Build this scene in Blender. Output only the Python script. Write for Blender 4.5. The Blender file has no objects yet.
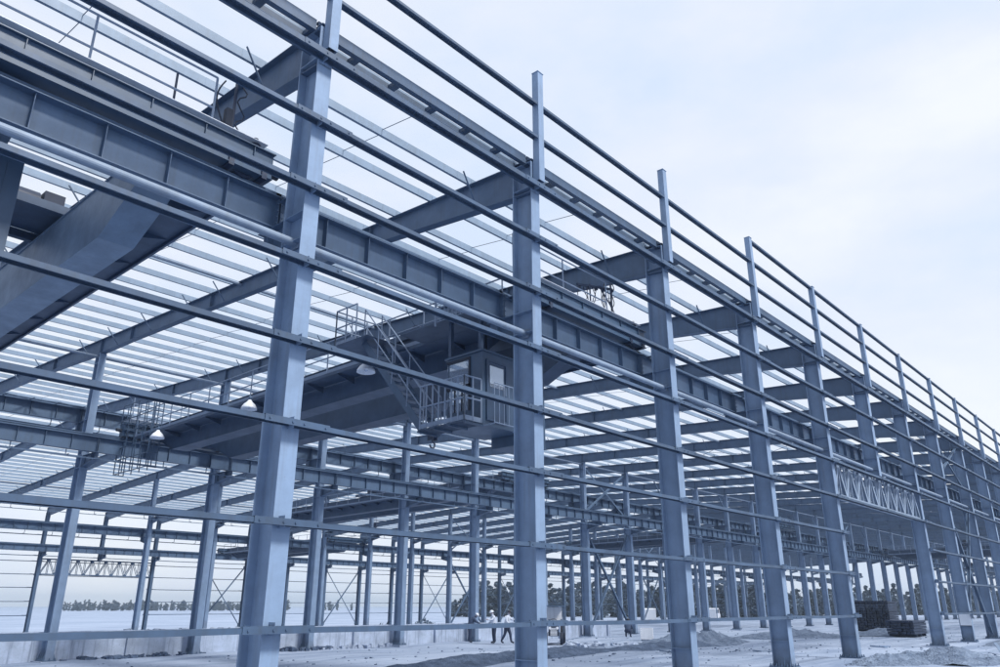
import bpy, bmesh, math, random
from mathutils import Vector, Matrix
random.seed(7)
R = math.radians
scn = bpy.context.scene
col = scn.collection
V = Vector

# ------------------------------------------------------------------ materials
def nt(name):
    m = bpy.data.materials.new(name); m.use_nodes = True
    n = m.node_tree.nodes; l = m.node_tree.links
    b = n.get('Principled BSDF')
    return m, n, l, b

def painted(name, rgb, rough=0.5, var=0.18, streak=0.35, metal=0.0, scale=1.0, bump=0.0, dirt=None, mud=False):
    """paint with per object tint, large soft variation, vertical run marks and specks of dirt"""
    if dirt is None: dirt = (rgb[0]*0.62+0.012, rgb[1]*0.55+0.01, rgb[2]*0.48+0.01)
    m, n, l, b = nt(name)
    tc = n.new('ShaderNodeTexCoord')
    geo = n.new('ShaderNodeNewGeometry')
    mp = n.new('ShaderNodeMapping'); mp.inputs['Scale'].default_value = (9*scale, 9*scale, 0.6*scale)
    l.new(geo.outputs['Position'], mp.inputs['Vector'])
    n1 = n.new('ShaderNodeTexNoise'); n1.inputs['Scale'].default_value = 1.0; n1.inputs['Detail'].default_value = 5
    l.new(mp.outputs[0], n1.inputs['Vector'])
    n2 = n.new('ShaderNodeTexNoise'); n2.inputs['Scale'].default_value = 1.7*scale; n2.inputs['Detail'].default_value = 6; n2.inputs['Roughness'].default_value = 0.65
    l.new(geo.outputs['Position'], n2.inputs['Vector'])
    n3 = n.new('ShaderNodeTexNoise'); n3.inputs['Scale'].default_value = 26*scale; n3.inputs['Detail'].default_value = 3
    l.new(geo.outputs['Position'], n3.inputs['Vector'])
    r1 = n.new('ShaderNodeMapRange'); r1.inputs[1].default_value = 0.35; r1.inputs[2].default_value = 0.7
    r1.inputs[3].default_value = 1.0+var*0.5; r1.inputs[4].default_value = 1.0-var
    l.new(n2.outputs[0], r1.inputs[0])
    r2 = n.new('ShaderNodeMapRange'); r2.inputs[1].default_value = 0.52; r2.inputs[2].default_value = 0.72
    r2.inputs[3].default_value = 0.0; r2.inputs[4].default_value = streak
    l.new(n1.outputs[0], r2.inputs[0])
    r3 = n.new('ShaderNodeMapRange'); r3.inputs[1].default_value = 0.62; r3.inputs[2].default_value = 0.72
    r3.inputs[3].default_value = 0.0; r3.inputs[4].default_value = streak*0.9
    l.new(n3.outputs[0], r3.inputs[0])
    oi = n.new('ShaderNodeObjectInfo')
    r4 = n.new('ShaderNodeMapRange'); r4.inputs[3].default_value = 1.0-var*0.4; r4.inputs[4].default_value = 1.0+var*0.4
    l.new(oi.outputs['Random'], r4.inputs[0])
    mm = n.new('ShaderNodeMath'); mm.operation = 'MULTIPLY'
    l.new(r1.outputs[0], mm.inputs[0]); l.new(r4.outputs[0], mm.inputs[1])
    hs = n.new('ShaderNodeVectorMath'); hs.operation = 'SCALE'
    hs.inputs[0].default_value = rgb
    l.new(mm.outputs[0], hs.inputs['Scale'])
    mx = n.new('ShaderNodeMath'); mx.operation = 'MAXIMUM'
    l.new(r2.outputs[0], mx.inputs[0]); l.new(r3.outputs[0], mx.inputs[1])
    mix = n.new('ShaderNodeMix'); mix.data_type = 'RGBA'
    l.new(mx.outputs[0], mix.inputs['Factor']); l.new(hs.outputs[0], mix.inputs['A']); mix.inputs['B'].default_value = (*dirt, 1)
    last = mix.outputs['Result']
    if mud:      # splashed mud on the lowest half metre, ragged edge
        sx = n.new('ShaderNodeSeparateXYZ'); l.new(geo.outputs['Position'], sx.inputs[0])
        hgt = n.new('ShaderNodeMath'); hgt.operation = 'MULTIPLY_ADD'; l.new(n2.outputs[0], hgt.inputs[0]); hgt.inputs[1].default_value = -2.2; l.new(sx.outputs['Z'], hgt.inputs[2])
        mr = n.new('ShaderNodeMapRange'); l.new(hgt.outputs[0], mr.inputs[0]); mr.inputs[1].default_value = -1.15; mr.inputs[2].default_value = -0.55; mr.inputs[3].default_value = 0.75; mr.inputs[4].default_value = 0.0
        m2 = n.new('ShaderNodeMix'); m2.data_type = 'RGBA'; l.new(mr.outputs[0], m2.inputs['Factor']); l.new(last, m2.inputs['A']); m2.inputs['B'].default_value = (0.13, 0.175, 0.26, 1); last = m2.outputs['Result']
    l.new(last, b.inputs['Base Color'])
    rr = n.new('ShaderNodeMapRange'); rr.inputs[3].default_value = rough-0.1; rr.inputs[4].default_value = rough+0.15
    l.new(n2.outputs[0], rr.inputs[0]); l.new(rr.outputs[0], b.inputs['Roughness'])
    b.inputs['Metallic'].default_value = metal
    if bump:
        bp = n.new('ShaderNodeBump'); bp.inputs['Strength'].default_value = bump; bp.inputs['Distance'].default_value = 0.02
        l.new(n3.outputs[0], bp.inputs['Height']); l.new(bp.outputs[0], b.inputs['Normal'])
    return m

M = {}
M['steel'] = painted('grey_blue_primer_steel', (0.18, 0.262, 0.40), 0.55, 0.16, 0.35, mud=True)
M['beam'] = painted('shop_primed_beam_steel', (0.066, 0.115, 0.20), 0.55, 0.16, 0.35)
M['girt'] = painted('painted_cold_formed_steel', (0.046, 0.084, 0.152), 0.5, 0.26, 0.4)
M['purlin'] = painted('galvanised_purlin_steel', (0.19, 0.265, 0.375), 0.5, 0.15, 0.25, metal=0.0)
M['galv'] = painted('galvanised_pipe_steel', (0.19, 0.255, 0.36), 0.55, 0.2, 0.35)
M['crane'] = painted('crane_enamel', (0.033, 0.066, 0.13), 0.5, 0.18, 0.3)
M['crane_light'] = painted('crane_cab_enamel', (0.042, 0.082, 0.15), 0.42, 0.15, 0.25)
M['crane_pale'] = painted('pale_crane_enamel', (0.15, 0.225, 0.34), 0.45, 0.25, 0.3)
M['dark'] = painted('dark_machinery_paint', (0.015, 0.03, 0.07), 0.5, 0.3, 0.2)
M['rubber'] = painted('black_rubber', (0.010, 0.02, 0.045), 0.7, 0.2, 0.3)
M['rail'] = painted('handrail_tube_paint', (0.17, 0.23, 0.34), 0.5, 0.1, 0.2)
M['white'] = painted('white_enamel', (0.72, 0.77, 0.86), 0.35, 0.08, 0.2, dirt=(0.3, 0.34, 0.42))
M['concrete'] = painted('cast_concrete', (0.33, 0.40, 0.53), 0.85, 0.3, 0.85, scale=0.8, bump=0.4, dirt=(0.15, 0.19, 0.28))
M['wood'] = painted('weathered_board', (0.15, 0.215, 0.33), 0.8, 0.3, 0.4, bump=0.3)
M['skin'] = painted('skin', (0.36, 0.33, 0.38), 0.55, 0.08, 0.0)
M['shirt_light'] = painted('pale_cotton', (0.52, 0.58, 0.70), 0.8, 0.12, 0.1)
M['shirt_dark'] = painted('navy_cotton', (0.035, 0.06, 0.12), 0.8, 0.12, 0.1)
M['trousers'] = painted('dark_work_trousers', (0.02, 0.035, 0.08), 0.85, 0.2, 0.1)
M['hair'] = painted('dark_hair', (0.01, 0.014, 0.03), 0.6, 0.2, 0.0)
M['helmet'] = painted('hard_hat_plastic', (0.6, 0.66, 0.78), 0.3, 0.05, 0.05)

def glass():
    m, n, l, b = nt('cab_window_glass')
    b.inputs['Base Color'].default_value = (0.6, 0.7, 0.85, 1); b.inputs['Roughness'].default_value = 0.02
    b.inputs['Transmission Weight'].default_value = 0.7; b.inputs['Metallic'].default_value = 0.25; b.inputs['Specular IOR Level'].default_value = 1.0; b.inputs['IOR'].default_value = 1.3
    return m
M['glass'] = glass()

def soil(name, c1, c2, scale=1.2, bump=0.8):
    m, n, l, b = nt(name)
    g = n.new('ShaderNodeNewGeometry')
    a = n.new('ShaderNodeTexNoise'); a.inputs['Scale'].default_value = scale; a.inputs['Detail'].default_value = 10; a.inputs['Roughness'].default_value = 0.68
    l.new(g.outputs['Position'], a.inputs['Vector'])
    r = n.new('ShaderNodeValToRGB'); r.color_ramp.elements[0].position = 0.35; r.color_ramp.elements[1].position = 0.68
    r.color_ramp.elements[0].color = (*c1, 1); r.color_ramp.elements[1].color = (*c2, 1)
    l.new(a.outputs[0], r.inputs[0]); l.new(r.outputs[0], b.inputs['Base Color'])
    b.inputs['Roughness'].default_value = 0.95
    v = n.new('ShaderNodeTexVoronoi'); v.inputs['Scale'].default_value = 14
    l.new(g.outputs['Position'], v.inputs['Vector'])
    bp = n.new('ShaderNodeBump'); bp.inputs['Strength'].default_value = bump; bp.inputs['Distance'].default_value = 0.05
    ad = n.new('ShaderNodeMath'); ad.operation = 'ADD'; l.new(a.outputs[0], ad.inputs[0]); l.new(v.outputs[0], ad.inputs[1])
    l.new(ad.outputs[0], bp.inputs['Height']); l.new(bp.outputs[0], b.inputs['Normal'])
    return m
M['heap'] = soil('damp_soil', (0.06, 0.095, 0.165), (0.19, 0.25, 0.36), 2.2, 1.0)
M['heap_dark'] = soil('dark_wet_soil', (0.03, 0.055, 0.11), (0.11, 0.16, 0.26), 2.0, 1.0)
M['heap_pale'] = soil('dry_spoil', (0.22, 0.28, 0.39), (0.34, 0.41, 0.53), 0.8)
M['leaf'] = soil('foliage', (0.05, 0.085, 0.135), (0.10, 0.145, 0.21), 1.0, 0.2)
M['bark'] = soil('bark', (0.05, 0.07, 0.11), (0.10, 0.13, 0.19), 5, 0.5)

def ground_mat():
    m, n, l, b = nt('site_ground')
    g = n.new('ShaderNodeNewGeometry')
    def noise(sc, det, rough=0.6, scale=(1, 1, 1)):
        mp = n.new('ShaderNodeMapping'); mp.inputs['Scale'].default_value = scale
        l.new(g.outputs['Position'], mp.inputs['Vector'])
        a = n.new('ShaderNodeTexNoise'); a.inputs['Scale'].default_value = sc; a.inputs['Detail'].default_value = det; a.inputs['Roughness'].default_value = rough
        l.new(mp.outputs[0], a.inputs['Vector']); return a.outputs[0]
    def rng(s, a, b_, c, d):
        r = n.new('ShaderNodeMapRange'); l.new(s, r.inputs[0])
        for i, q in enumerate((a, b_, c, d)): r.inputs[i+1].default_value = q
        return r.outputs[0]
    def mixc(f, A, B):
        x = n.new('ShaderNodeMix'); x.data_type = 'RGBA'; l.new(f, x.inputs['Factor'])
        for k, s in (('A', A), ('B', B)):
            if isinstance(s, tuple): x.inputs[k].default_value = (*s, 1)
            else: l.new(s, x.inputs[k])
        return x.outputs['Result']
    big = rng(noise(0.12, 6, 0.6, (0.55, 1.0, 1)), 0.42, 0.62, 0, 1)
    c = mixc(big, (0.315, 0.385, 0.52), (0.235, 0.30, 0.425))
    # wheel tracks and damp streaks run roughly along the building
    trk = rng(noise(0.55, 8, 0.66, (0.14, 1.0, 1)), 0.51, 0.60, 0, 0.9)
    c = mixc(trk, c, (0.15, 0.205, 0.32))
    rut = rng(noise(1.6, 8, 0.7, (0.10, 1.0, 1)), 0.55, 0.63, 0, 0.8)
    c = mixc(rut, c, (0.19, 0.25, 0.36))
    pat = rng(noise(0.28, 9, 0.72, (0.5, 1.0, 1)), 0.52, 0.58, 0, 0.55)
    c = mixc(pat, c, (0.24, 0.30, 0.42))
    peb = rng(noise(6, 6, 0.7), 0.55, 0.75, 0, 0.45)
    c = mixc(peb, c, (0.19, 0.25, 0.36))
    fin = rng(noise(1.4, 9, 0.72), 0.40, 0.75, 0, 0.35)
    c = mixc(fin, c, (0.20, 0.26, 0.37))
    l.new(c, b.inputs['Base Color']); b.inputs['Roughness'].default_value = 0.92
    bp = n.new('ShaderNodeBump'); bp.inputs['Strength'].default_value = 0.6; bp.inputs['Distance'].default_value = 0.08
    l.new(noise(3, 10, 0.7), bp.inputs['Height']); l.new(bp.outputs[0], b.inputs['Normal'])
    return m
M['ground'] = ground_mat()

# ------------------------------------------------------------------ mesh builder
class MB:
    def __init__(s): s.v = []; s.f = []
    def add(s, vs, fs):
        o = len(s.v); s.v += [tuple(x) for x in vs]; s.f += [tuple(i+o for i in f) for f in fs]
    def hexa(s, p):  # 8 points: bottom 4 ccw, top 4
        s.add(p, [(0, 3, 2, 1), (4, 5, 6, 7), (0, 1, 5, 4), (1, 2, 6, 5), (2, 3, 7, 6), (3, 0, 4, 7)])
    def box(s, x0, x1, y0, y1, z0, z1):
        if x0 > x1: x0, x1 = x1, x0
        if y0 > y1: y0, y1 = y1, y0
        if z0 > z1: z0, z1 = z1, z0
        s.hexa([(x0, y0, z0), (x1, y0, z0), (x1, y1, z0), (x0, y1, z0), (x0, y0, z1), (x1, y0, z1), (x1, y1, z1), (x0, y1, z1)])
    def bar(s, p0, p1, w, h, up=(0, 0, 1), so=0.0, uo=0.0):
        p0 = V(p0); p1 = V(p1); d = (p1-p0).normalized(); u = V(up)
        sd = d.cross(u).normalized(); u = sd.cross(d)
        q = []
        for P in (p0, p1):
            for a, b in ((-1, -1), (1, -1), (1, 1), (-1, 1)):
                q.append(P+sd*(so+a*w/2)+u*(uo+b*h/2))
        s.add(q, [(0, 1, 2, 3), (7, 6, 5, 4), (0, 4, 5, 1), (1, 5, 6, 2), (2, 6, 7, 3), (3, 7, 4, 0)])
    def hbeam(s, p0, p1, w, h, tf=0.016, tw=0.010, up=(0, 0, 1)):
        """I section, h measured along up, centred on the line"""
        s.bar(p0, p1, w, tf, up, 0, h/2-tf/2)
        s.bar(p0, p1, w, tf, up, 0, -h/2+tf/2)
        s.bar(p0, p1, tw, h-2*tf, up)
    def angle(s, p0, p1, w=0.08, t=0.01, up=(0, 0, 1)):
        s.bar(p0, p1, w, t, up); s.bar(p0, p1, t, w, up, w/2-t/2, w/2)
    def tube(s, pts, r, n=8, closed=False):
        pts = [V(p) for p in pts]; rings = []
        prev = None
        for i, p in enumerate(pts):
            a = pts[max(i-1, 0)]; b = pts[min(i+1, len(pts)-1)]
            d = (b-a).normalized()
            ref = V((0, 0, 1)) if abs(d.z) < 0.9 else V((1, 0, 0))
            if prev is not None:
                u = (prev-d*prev.dot(d))
                u = u.normalized() if u.length > 1e-4 else d.cross(ref).normalized()
            else: u = d.cross(ref).normalized()
            prev = u; w = d.cross(u)
            rings.append([p+(u*math.cos(2*math.pi*k/n)+w*math.sin(2*math.pi*k/n))*r for k in range(n)])
        vs = [q for rg in rings for q in rg]; fs = []
        for i in range(len(rings)-1):
            for k in range(n):
                fs.append((i*n+k, i*n+(k+1) % n, (i+1)*n+(k+1) % n, (i+1)*n+k))
        fs.append(tuple(range(n))[::-1]); fs.append(tuple((len(rings)-1)*n+k for k in range(n)))
        s.add(vs, fs)
    def lathe(s, c, prof, n=20, axis='z'):
        c = V(c); vs = []; fs = []
        for r, h in prof:
            for k in range(n):
                a = 2*math.pi*k/n
                p = V((r*math.cos(a), r*math.sin(a), h))
                if axis == 'x': p = V((p.z, p.x, p.y))
                if axis == 'y': p = V((p.x, p.z, p.y))
                vs.append(c+p)
        for i in range(len(prof)-1):
            for k in range(n): fs.append((i*n+k, i*n+(k+1) % n, (i+1)*n+(k+1) % n, (i+1)*n+k))
        s.add(vs, fs)
    def cyl(s, c, r, h, n=16, axis='z'):
        s.lathe(c, [(0.0001, -h/2), (r, -h/2), (r, h/2), (0.0001, h/2)], n, axis)
    def build(s, name, mat, parent=None, smooth=False, loc=None):
        me = bpy.data.meshes.new(name); me.from_pydata(s.v, [], s.f); me.update()
        bm = bmesh.new(); bm.from_mesh(me); bmesh.ops.recalc_face_normals(bm, faces=bm.faces); bm.to_mesh(me); bm.free()
        me.materials.append(mat if not isinstance(mat, str) else M[mat])
        if smooth:
            for p in me.polygons: p.use_smooth = True
        o = bpy.data.objects.new(name, me); col.objects.link(o)
        if parent: o.parent = parent
        if loc: o.location = loc
        return o

def tag(o, label=None, cat=None, group=None, kind=None):
    if label: o['label'] = label
    if cat: o['category'] = cat
    if group: o['group'] = group
    if kind: o['kind'] = kind
    return o
def empty(name, loc=(0, 0, 0), rz=0, label=None, cat=None, group=None):
    o = bpy.data.objects.new(name, None); col.objects.link(o)
    o.location = loc; o.rotation_euler = (0, 0, rz); o.empty_display_size = 0.3
    tag(o, label, cat, group); return o
kids = {}
def copy_obj(o, parent=None, loc=None):
    c = o.copy(); col.objects.link(c)
    if parent: c.parent = parent
    if loc is not None: c.location = loc
    return c
def copy_tree(o, parent=None, loc=None):
    c = copy_obj(o, parent, loc)
    for ch in [q for q in col.objects if q.parent == o]: copy_tree(ch, c)
    return c

# ------------------------------------------------------------------ levels
S = 6.0; X0 = -12.0; X1 = 204.0; XF = 144.0; XA = 84.0
NB = int((X1-X0)/S)
YB, YC, YD = 24.2, 56.5, 80.6
RIDGE = 40.3
def gz(y): return -0.0125*min(max(y, 0), 85)          # the floor falls gently towards the far rows
def roof(y): return 11.76+0.0430*y if y <= RIDGE else 11.76+0.0430*RIDGE-0.049*(y-RIDGE)
xs = [X0+i*S for i in range(NB+1)]

def merged(name, mat, protos, xs_):
    """the far repeats, past the ones built one by one, as one counted-out stretch of frame"""
    mb = MB()
    for p in protos:
        for o in [p]+[q for q in col.objects if q.parent == p]:
            off = V(p.location)
            for x in xs_:
                mb.add([V(v.co)+V((x, off.y, 0)) for v in o.data.vertices], [tuple(f.vertices) for f in o.data.polygons])
    o = mb.build(name, mat, B); o['kind'] = 'stuff'; return o
B = empty('steel_frame_building', (0, 0, 0), 0,
          'long open steel frame of an unfinished workshop with rows of columns, girts, rafters and purlins', 'building')

# ---- columns -----------------------------------------------------------------
def col_section(mb, z0, z1, y0, y1, tf=0.022, tw=0.012, w=0.30):
    mb.box(0, w, y0, y0+tf, z0, z1); mb.box(0, w, y1-tf, y1, z0, z1)
    mb.box(w/2-tw/2, w/2+tw/2, y0+tf, y1-tf, z0, z1)
def stiff(mb, z, y0, y1, w=0.30, t=0.016):
    mb.box(0.004, w/2-0.006, y0+0.022, y1-0.022, z-t, z); mb.box(w/2+0.006, w-0.004, y0+0.022, y1-0.022, z-t, z)
def base_plate(parent, y0, y1, z=0.0):
    mb = MB()
    mb.box(-0.09, 0.39, y0-0.10, y1+0.10, z, z+0.035)
    for i in range(4):
        yy = y0+0.03+(y1-y0-0.06)*i/3
        for sx, xa, xb in ((-1, -0.075, -0.001), (1, 0.301, 0.375)):
            mb.hexa([(xa, yy-0.008, z+0.035), (xb, yy-0.008, z+0.035), (xb, yy+0.008, z+0.035), (xa, yy+0.008, z+0.035),
                     (xa if sx > 0 else xb-0.02, yy-0.008, z+0.26), (xb if sx < 0 else xa+0.02, yy-0.008, z+0.26), (xb if sx < 0 else xa+0.02, yy+0.008, z+0.26), (xa if sx > 0 else xb-0.02, yy+0.008, z+0.26)])
    for xx in (-0.05, 0.15, 0.35):
        for yy in (y0-0.055, y1+0.055):
            mb.cyl((xx, yy, z+0.075), 0.018, 0.09, 8); mb.cyl((xx, yy, z+0.055), 0.034, 0.035, 6)
    for xx in (-0.05, 0.35):
        for i in range(3):
            yy = y0+0.12+(y1-y0-0.24)*i/2
            mb.cyl((xx, yy, z+0.075), 0.018, 0.09, 8); mb.cyl((xx, yy, z+0.055), 0.034, 0.035, 6)
    f_ = MB(); f_.box(-0.2, 0.5, y0-0.22, y1+0.22, z-0.35, z-0.003); f_.build('footing', 'concrete', parent)
    return mb.build('base_plate', 'beam', parent)
def bracket(parent, ya, yb, ztop, d0=0.52, d1=0.26):
    """tapered corbel from the column face ya out to yb"""
    mb = MB(); t = 0.016
    for z0a, z0b in ((ztop, ztop),):
        mb.hexa([(0.02, ya, ztop-t), (0.28, ya, ztop-t), (0.28, yb, ztop-t), (0.02, yb, ztop-t), (0.02, ya, ztop), (0.28, ya, ztop), (0.28, yb, ztop), (0.02, yb, ztop)])
    mb.hexa([(0.02, ya, ztop-d0), (0.28, ya, ztop-d0), (0.28, yb, ztop-d1), (0.02, yb, ztop-d1), (0.02, ya, ztop-d0+t), (0.28, ya, ztop-d0+t), (0.28, yb, ztop-d1+t), (0.02, yb, ztop-d1+t)])
    mb.hexa([(0.143, ya, ztop-d0+t), (0.157, ya, ztop-d0+t), (0.157, yb, ztop-d1+t), (0.143, yb, ztop-d1+t), (0.143, ya, ztop-t), (0.157, ya, ztop-t), (0.157, yb, ztop-t), (0.143, yb, ztop-t)])
    ym = ya+(yb-ya)*0.62; dm = d0+(d1-d0)*0.62
    mb.box(0.03, 0.142, ym-0.007, ym+0.007, ztop-dm+t+0.004, ztop-t-0.001); mb.box(0.158, 0.27, ym-0.007, ym+0.007, ztop-dm+t+0.004, ztop-t-0.001)
    return mb.build('bracket', 'beam', parent)
ZA = 7.92                                   # underside of the runway beams on the street side
def ztop(row): return {'A': ZA, 'Bn': 7.62, 'Bf': 9.20, 'Cn': 8.80, 'Cf': 7.22, 'D': 6.95}[row]

def make_A(stub=False):
    mb = MB()
    z0 = 7.12 if stub else 0.035
    col_section(mb, z0, 11.66, 0, 0.57)
    mb.box(0, 0.30, 0, 0.57, 11.66, 11.68)
    for z in (ZA, ZA-0.50, 11.02): stiff(mb, z, 0, 0.57)
    if not stub:
        for z in (0.75,): stiff(mb, z, 0, 0.57)
    # cleats that carry the girts
    for z in (1.41, 2.85, 4.30, 5.62, 6.95, 8.30, 9.62, 10.98):
        if stub and z < 7.2: continue
        mb.box(0.09, 0.098, -0.16, -0.001, z-0.07, z+0.10); mb.box(0.098, 0.2, -0.012, -0.001, z-0.07, z+0.10)
    o = mb.build('column', 'steel', B)
    if not stub: base_plate(o, 0, 0.57)
    bracket(o, 0.571, 1.40, ZA)
    # parapet post, hollow box open at the foot, fixed in front of the flange
    p = MB(); a, b_, c, d = 0.055, 0.25, -0.215, -0.03; t = 0.012
    p.box(a, b_, c, c+t, 11.12, 14.16); p.box(a, b_, d-t, d, 11.12, 14.16)
    p.box(a, a+t, c+t, d-t, 11.12, 14.16); p.box(b_-t, b_, c+t, d-t, 11.12, 14.16)
    p.box(a-0.015, b_+0.015, c-0.015, d+0.004, 14.161, 14.175)
    p.box(0.1, 0.2, d, -0.001, 11.25, 11.45)
    p.build('parapet_post', 'steel', o)
    return o
colA = make_A(); stubA = make_A(True)
first = True
for x in xs:
    if x == 30: stubA.location = (x, 0, 0); continue
    if x > XA: continue
    if first: colA.location = (x, 0, 0); first = False
    else: copy_tree(colA, B, (x, 0, 0))

def make_B(row):
    g = gz(YB if row == 'B' else YC)
    n, f = ('Bn', 'Bf') if row == 'B' else ('Cf', 'Cn')
    y0 = 0.0; zs = min(ztop(n), ztop(f))+0.02
    mb = MB()
    col_section(mb, g+0.035, zs, 0, 0.60)
    mb.box(0.0, 0.30, 0, 0.60, zs, zs+0.02)
    top = roof(YB if row == 'B' else YC)-0.66
    for s in (0.12, 0.33):
        pass
    mb.box(0, 0.30, 0.12, 0.138, zs+0.02, top); mb.box(0, 0.30, 0.50, 0.518, zs+0.02, top); mb.box(0.144, 0.156, 0.138, 0.50, zs+0.02, top)
    for z in (zs-0.5, zs-0.02): stiff(mb, z, 0, 0.60)
    for z in (top-0.02, top-0.45, 9.2): stiff(mb, z, 0.12, 0.518)
    o = mb.build('column', 'steel', B)
    base_plate(o, 0, 0.60, g)
    if row == 'B':
        bracket(o, -0.001, -1.28, ztop('Bn'), 0.50, 0.25); bracket(o, 0.519, 1.75, ztop('Bf'), 0.55, 0.28)
    else:
        bracket(o, 0.119, -1.15, ztop('Cn'), 0.50, 0.25); bracket(o, 0.601, 1.75, ztop('Cf'), 0.55, 0.28)
    return o
cb = make_B('B'); cb.location = (X0, YB, 0)
for x in xs[1:]:
    if x <= XF: copy_tree(cb, B, (x, YB, 0))
cc = make_B('C'); cc.location = (24, YC, 0)
for x in [q for q in xs if 24 < q <= XF]: copy_tree(cc, B, (x, YC, 0))
def make_D(stub=False):
    g = gz(YD); mb = MB()
    col_section(mb, (6.36 if stub else g+0.035), 11.0, 0, 0.55)
    for z in (ztop('D'), ztop('D')-0.5): stiff(mb, z, 0, 0.55)
    o = mb.build('column', 'beam', B)
    if not stub: base_plate(o, 0, 0.55, g)
    bracket(o, -0.001, -1.2, ztop('D'))
    return o
cd = make_D(); cd.location = (12, YD, 0)
sd_ = make_D(True); sd_.location = (30, YD, 0)
for x in [q for q in xs if 12 < q <= XF]:
    if x != 30: copy_tree(cd, B, (x, YD, 0))

merged('column', 'steel', [colA], [q for q in xs if q > XA])
merged('column', 'steel', [cb, cc, cd], [q for q in xs if q > XF])
# ---- rafters -----------------------------------------------------------------
def rafter(path):
    """path: list of (y, ztop, depth)"""
    mb = MB(); w = 0.25; tf = 0.016; xa, xb = 0.025, 0.275
    for (ya, za, da), (yb, zb, db) in zip(path[:-1], path[1:]):
        for o0, o1, l0, l1, p, q in ((0, 0, tf, tf, xa, xb), (da-tf, db-tf, da, db, xa, xb), (tf, tf, da-tf, db-tf, 0.145, 0.155)):
            mb.hexa([(p, ya, za-l0), (q, ya, za-l0), (q, yb, zb-l1), (p, yb, zb-l1), (p, ya, za-o0), (q, ya, za-o0), (q, yb, zb-o1), (p, yb, zb-o1)])
        # web stiffener and splice plates at each joint
        mb.box(xa+0.01, 0.144, yb-0.008, yb+0.008, zb-db+tf+0.002, zb-tf-0.002); mb.box(0.156, xb-0.01, yb-0.008, yb+0.008, zb-db+tf+0.002, zb-tf-0.002)
        # fly braces up to the purlins
        yy = ya+1.2
        while yy < yb-1.0:
            t = (yy-ya)/(yb-ya); zt = za+(zb-za)*t; dd = da+(db-da)*t
            for sx in (-1, 1):
                mb.angle((0.15+sx*0.10, yy, zt-dd+0.03), (0.15+sx*0.62, yy, zt+0.06), 0.045, 0.006)
            yy += 3.39
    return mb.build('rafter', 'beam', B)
r1 = rafter([(0.0, roof(0.0), 0.90), (0.571, roof(0.571), 0.88), (6.0, roof(6), 0.60), (15, roof(15), 0.58), (21.5, roof(21.5), 0.60), (YB+0.3, roof(YB+0.3), 0.66)])
r2 = rafter([(YB+0.302, roof(YB+0.302), 0.66), (30, roof(30), 0.58), (RIDGE, roof(RIDGE), 0.62), (50, roof(50), 0.58), (YC+0.3, roof(YC+0.3), 0.66)])
r3 = rafter([(YC+0.302, roof(YC+0.302), 0.66), (66, roof(66), 0.58), (74, roof(74), 0.58), (YD+0.55, roof(YD+0.55), 0.85)])
for r in (r1, r2, r3):
    r.location = (X0, 0, 0)
    for x in xs[1:]:
        if x <= XF: copy_obj(r, B, (x, 0, 0))
merged('rafter', 'beam', [r1, r2, r3], [q for q in xs if q > XF])

# ---- purlins -----------------------------------------------------------------
def purlin(sec=0.2):
    mb = MB(); t = 0.004; a, b_ = X0-0.35, X1+0.6
    mb.box(a, b_, -t/2, t/2, 0.004, sec); mb.box(a, b_, t/2, 0.068, sec-t, sec); mb.box(a, b_, t/2, 0.068, 0.004, 0.004+t)
    mb.box(a, b_, 0.064, 0.068, sec-0.024, sec-t); mb.box(a, b_, 0.064, 0.068, 0.004+t, 0.024)
    for x in xs:       # lap sleeves over the rafters
        mb.box(x-0.4, x+0.7, -0.006, -0.0025, 0.001, sec+0.003); mb.box(x+0.10, x+0.2, -0.014, -0.0065, 0.0, sec-0.03)
    return mb.build('purlin', 'purlin', B)
p0 = purlin(); yy = 0.62; fst = True
while yy < YD+0.5:
    L = (0, yy, roof(yy))
    if fst: p0.location = L; fst = False
    else: copy_obj(p0, B, L)
    yy += 1.44

sr = MB(); yy = 0.62
while yy < YD-1.5:
    sr.tube([(3.15, yy+0.01, roof(yy)+0.05), (3.15, yy+1.43, roof(yy+1.44)+0.15)], 0.009, 5); yy += 1.44
so_ = sr.build('sag_rods', 'beam', B); so_.location = (X0, 0, 0)
for x in xs[1:-1]:
    if x < XF: copy_obj(so_, B, (x, 0, 0))
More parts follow.
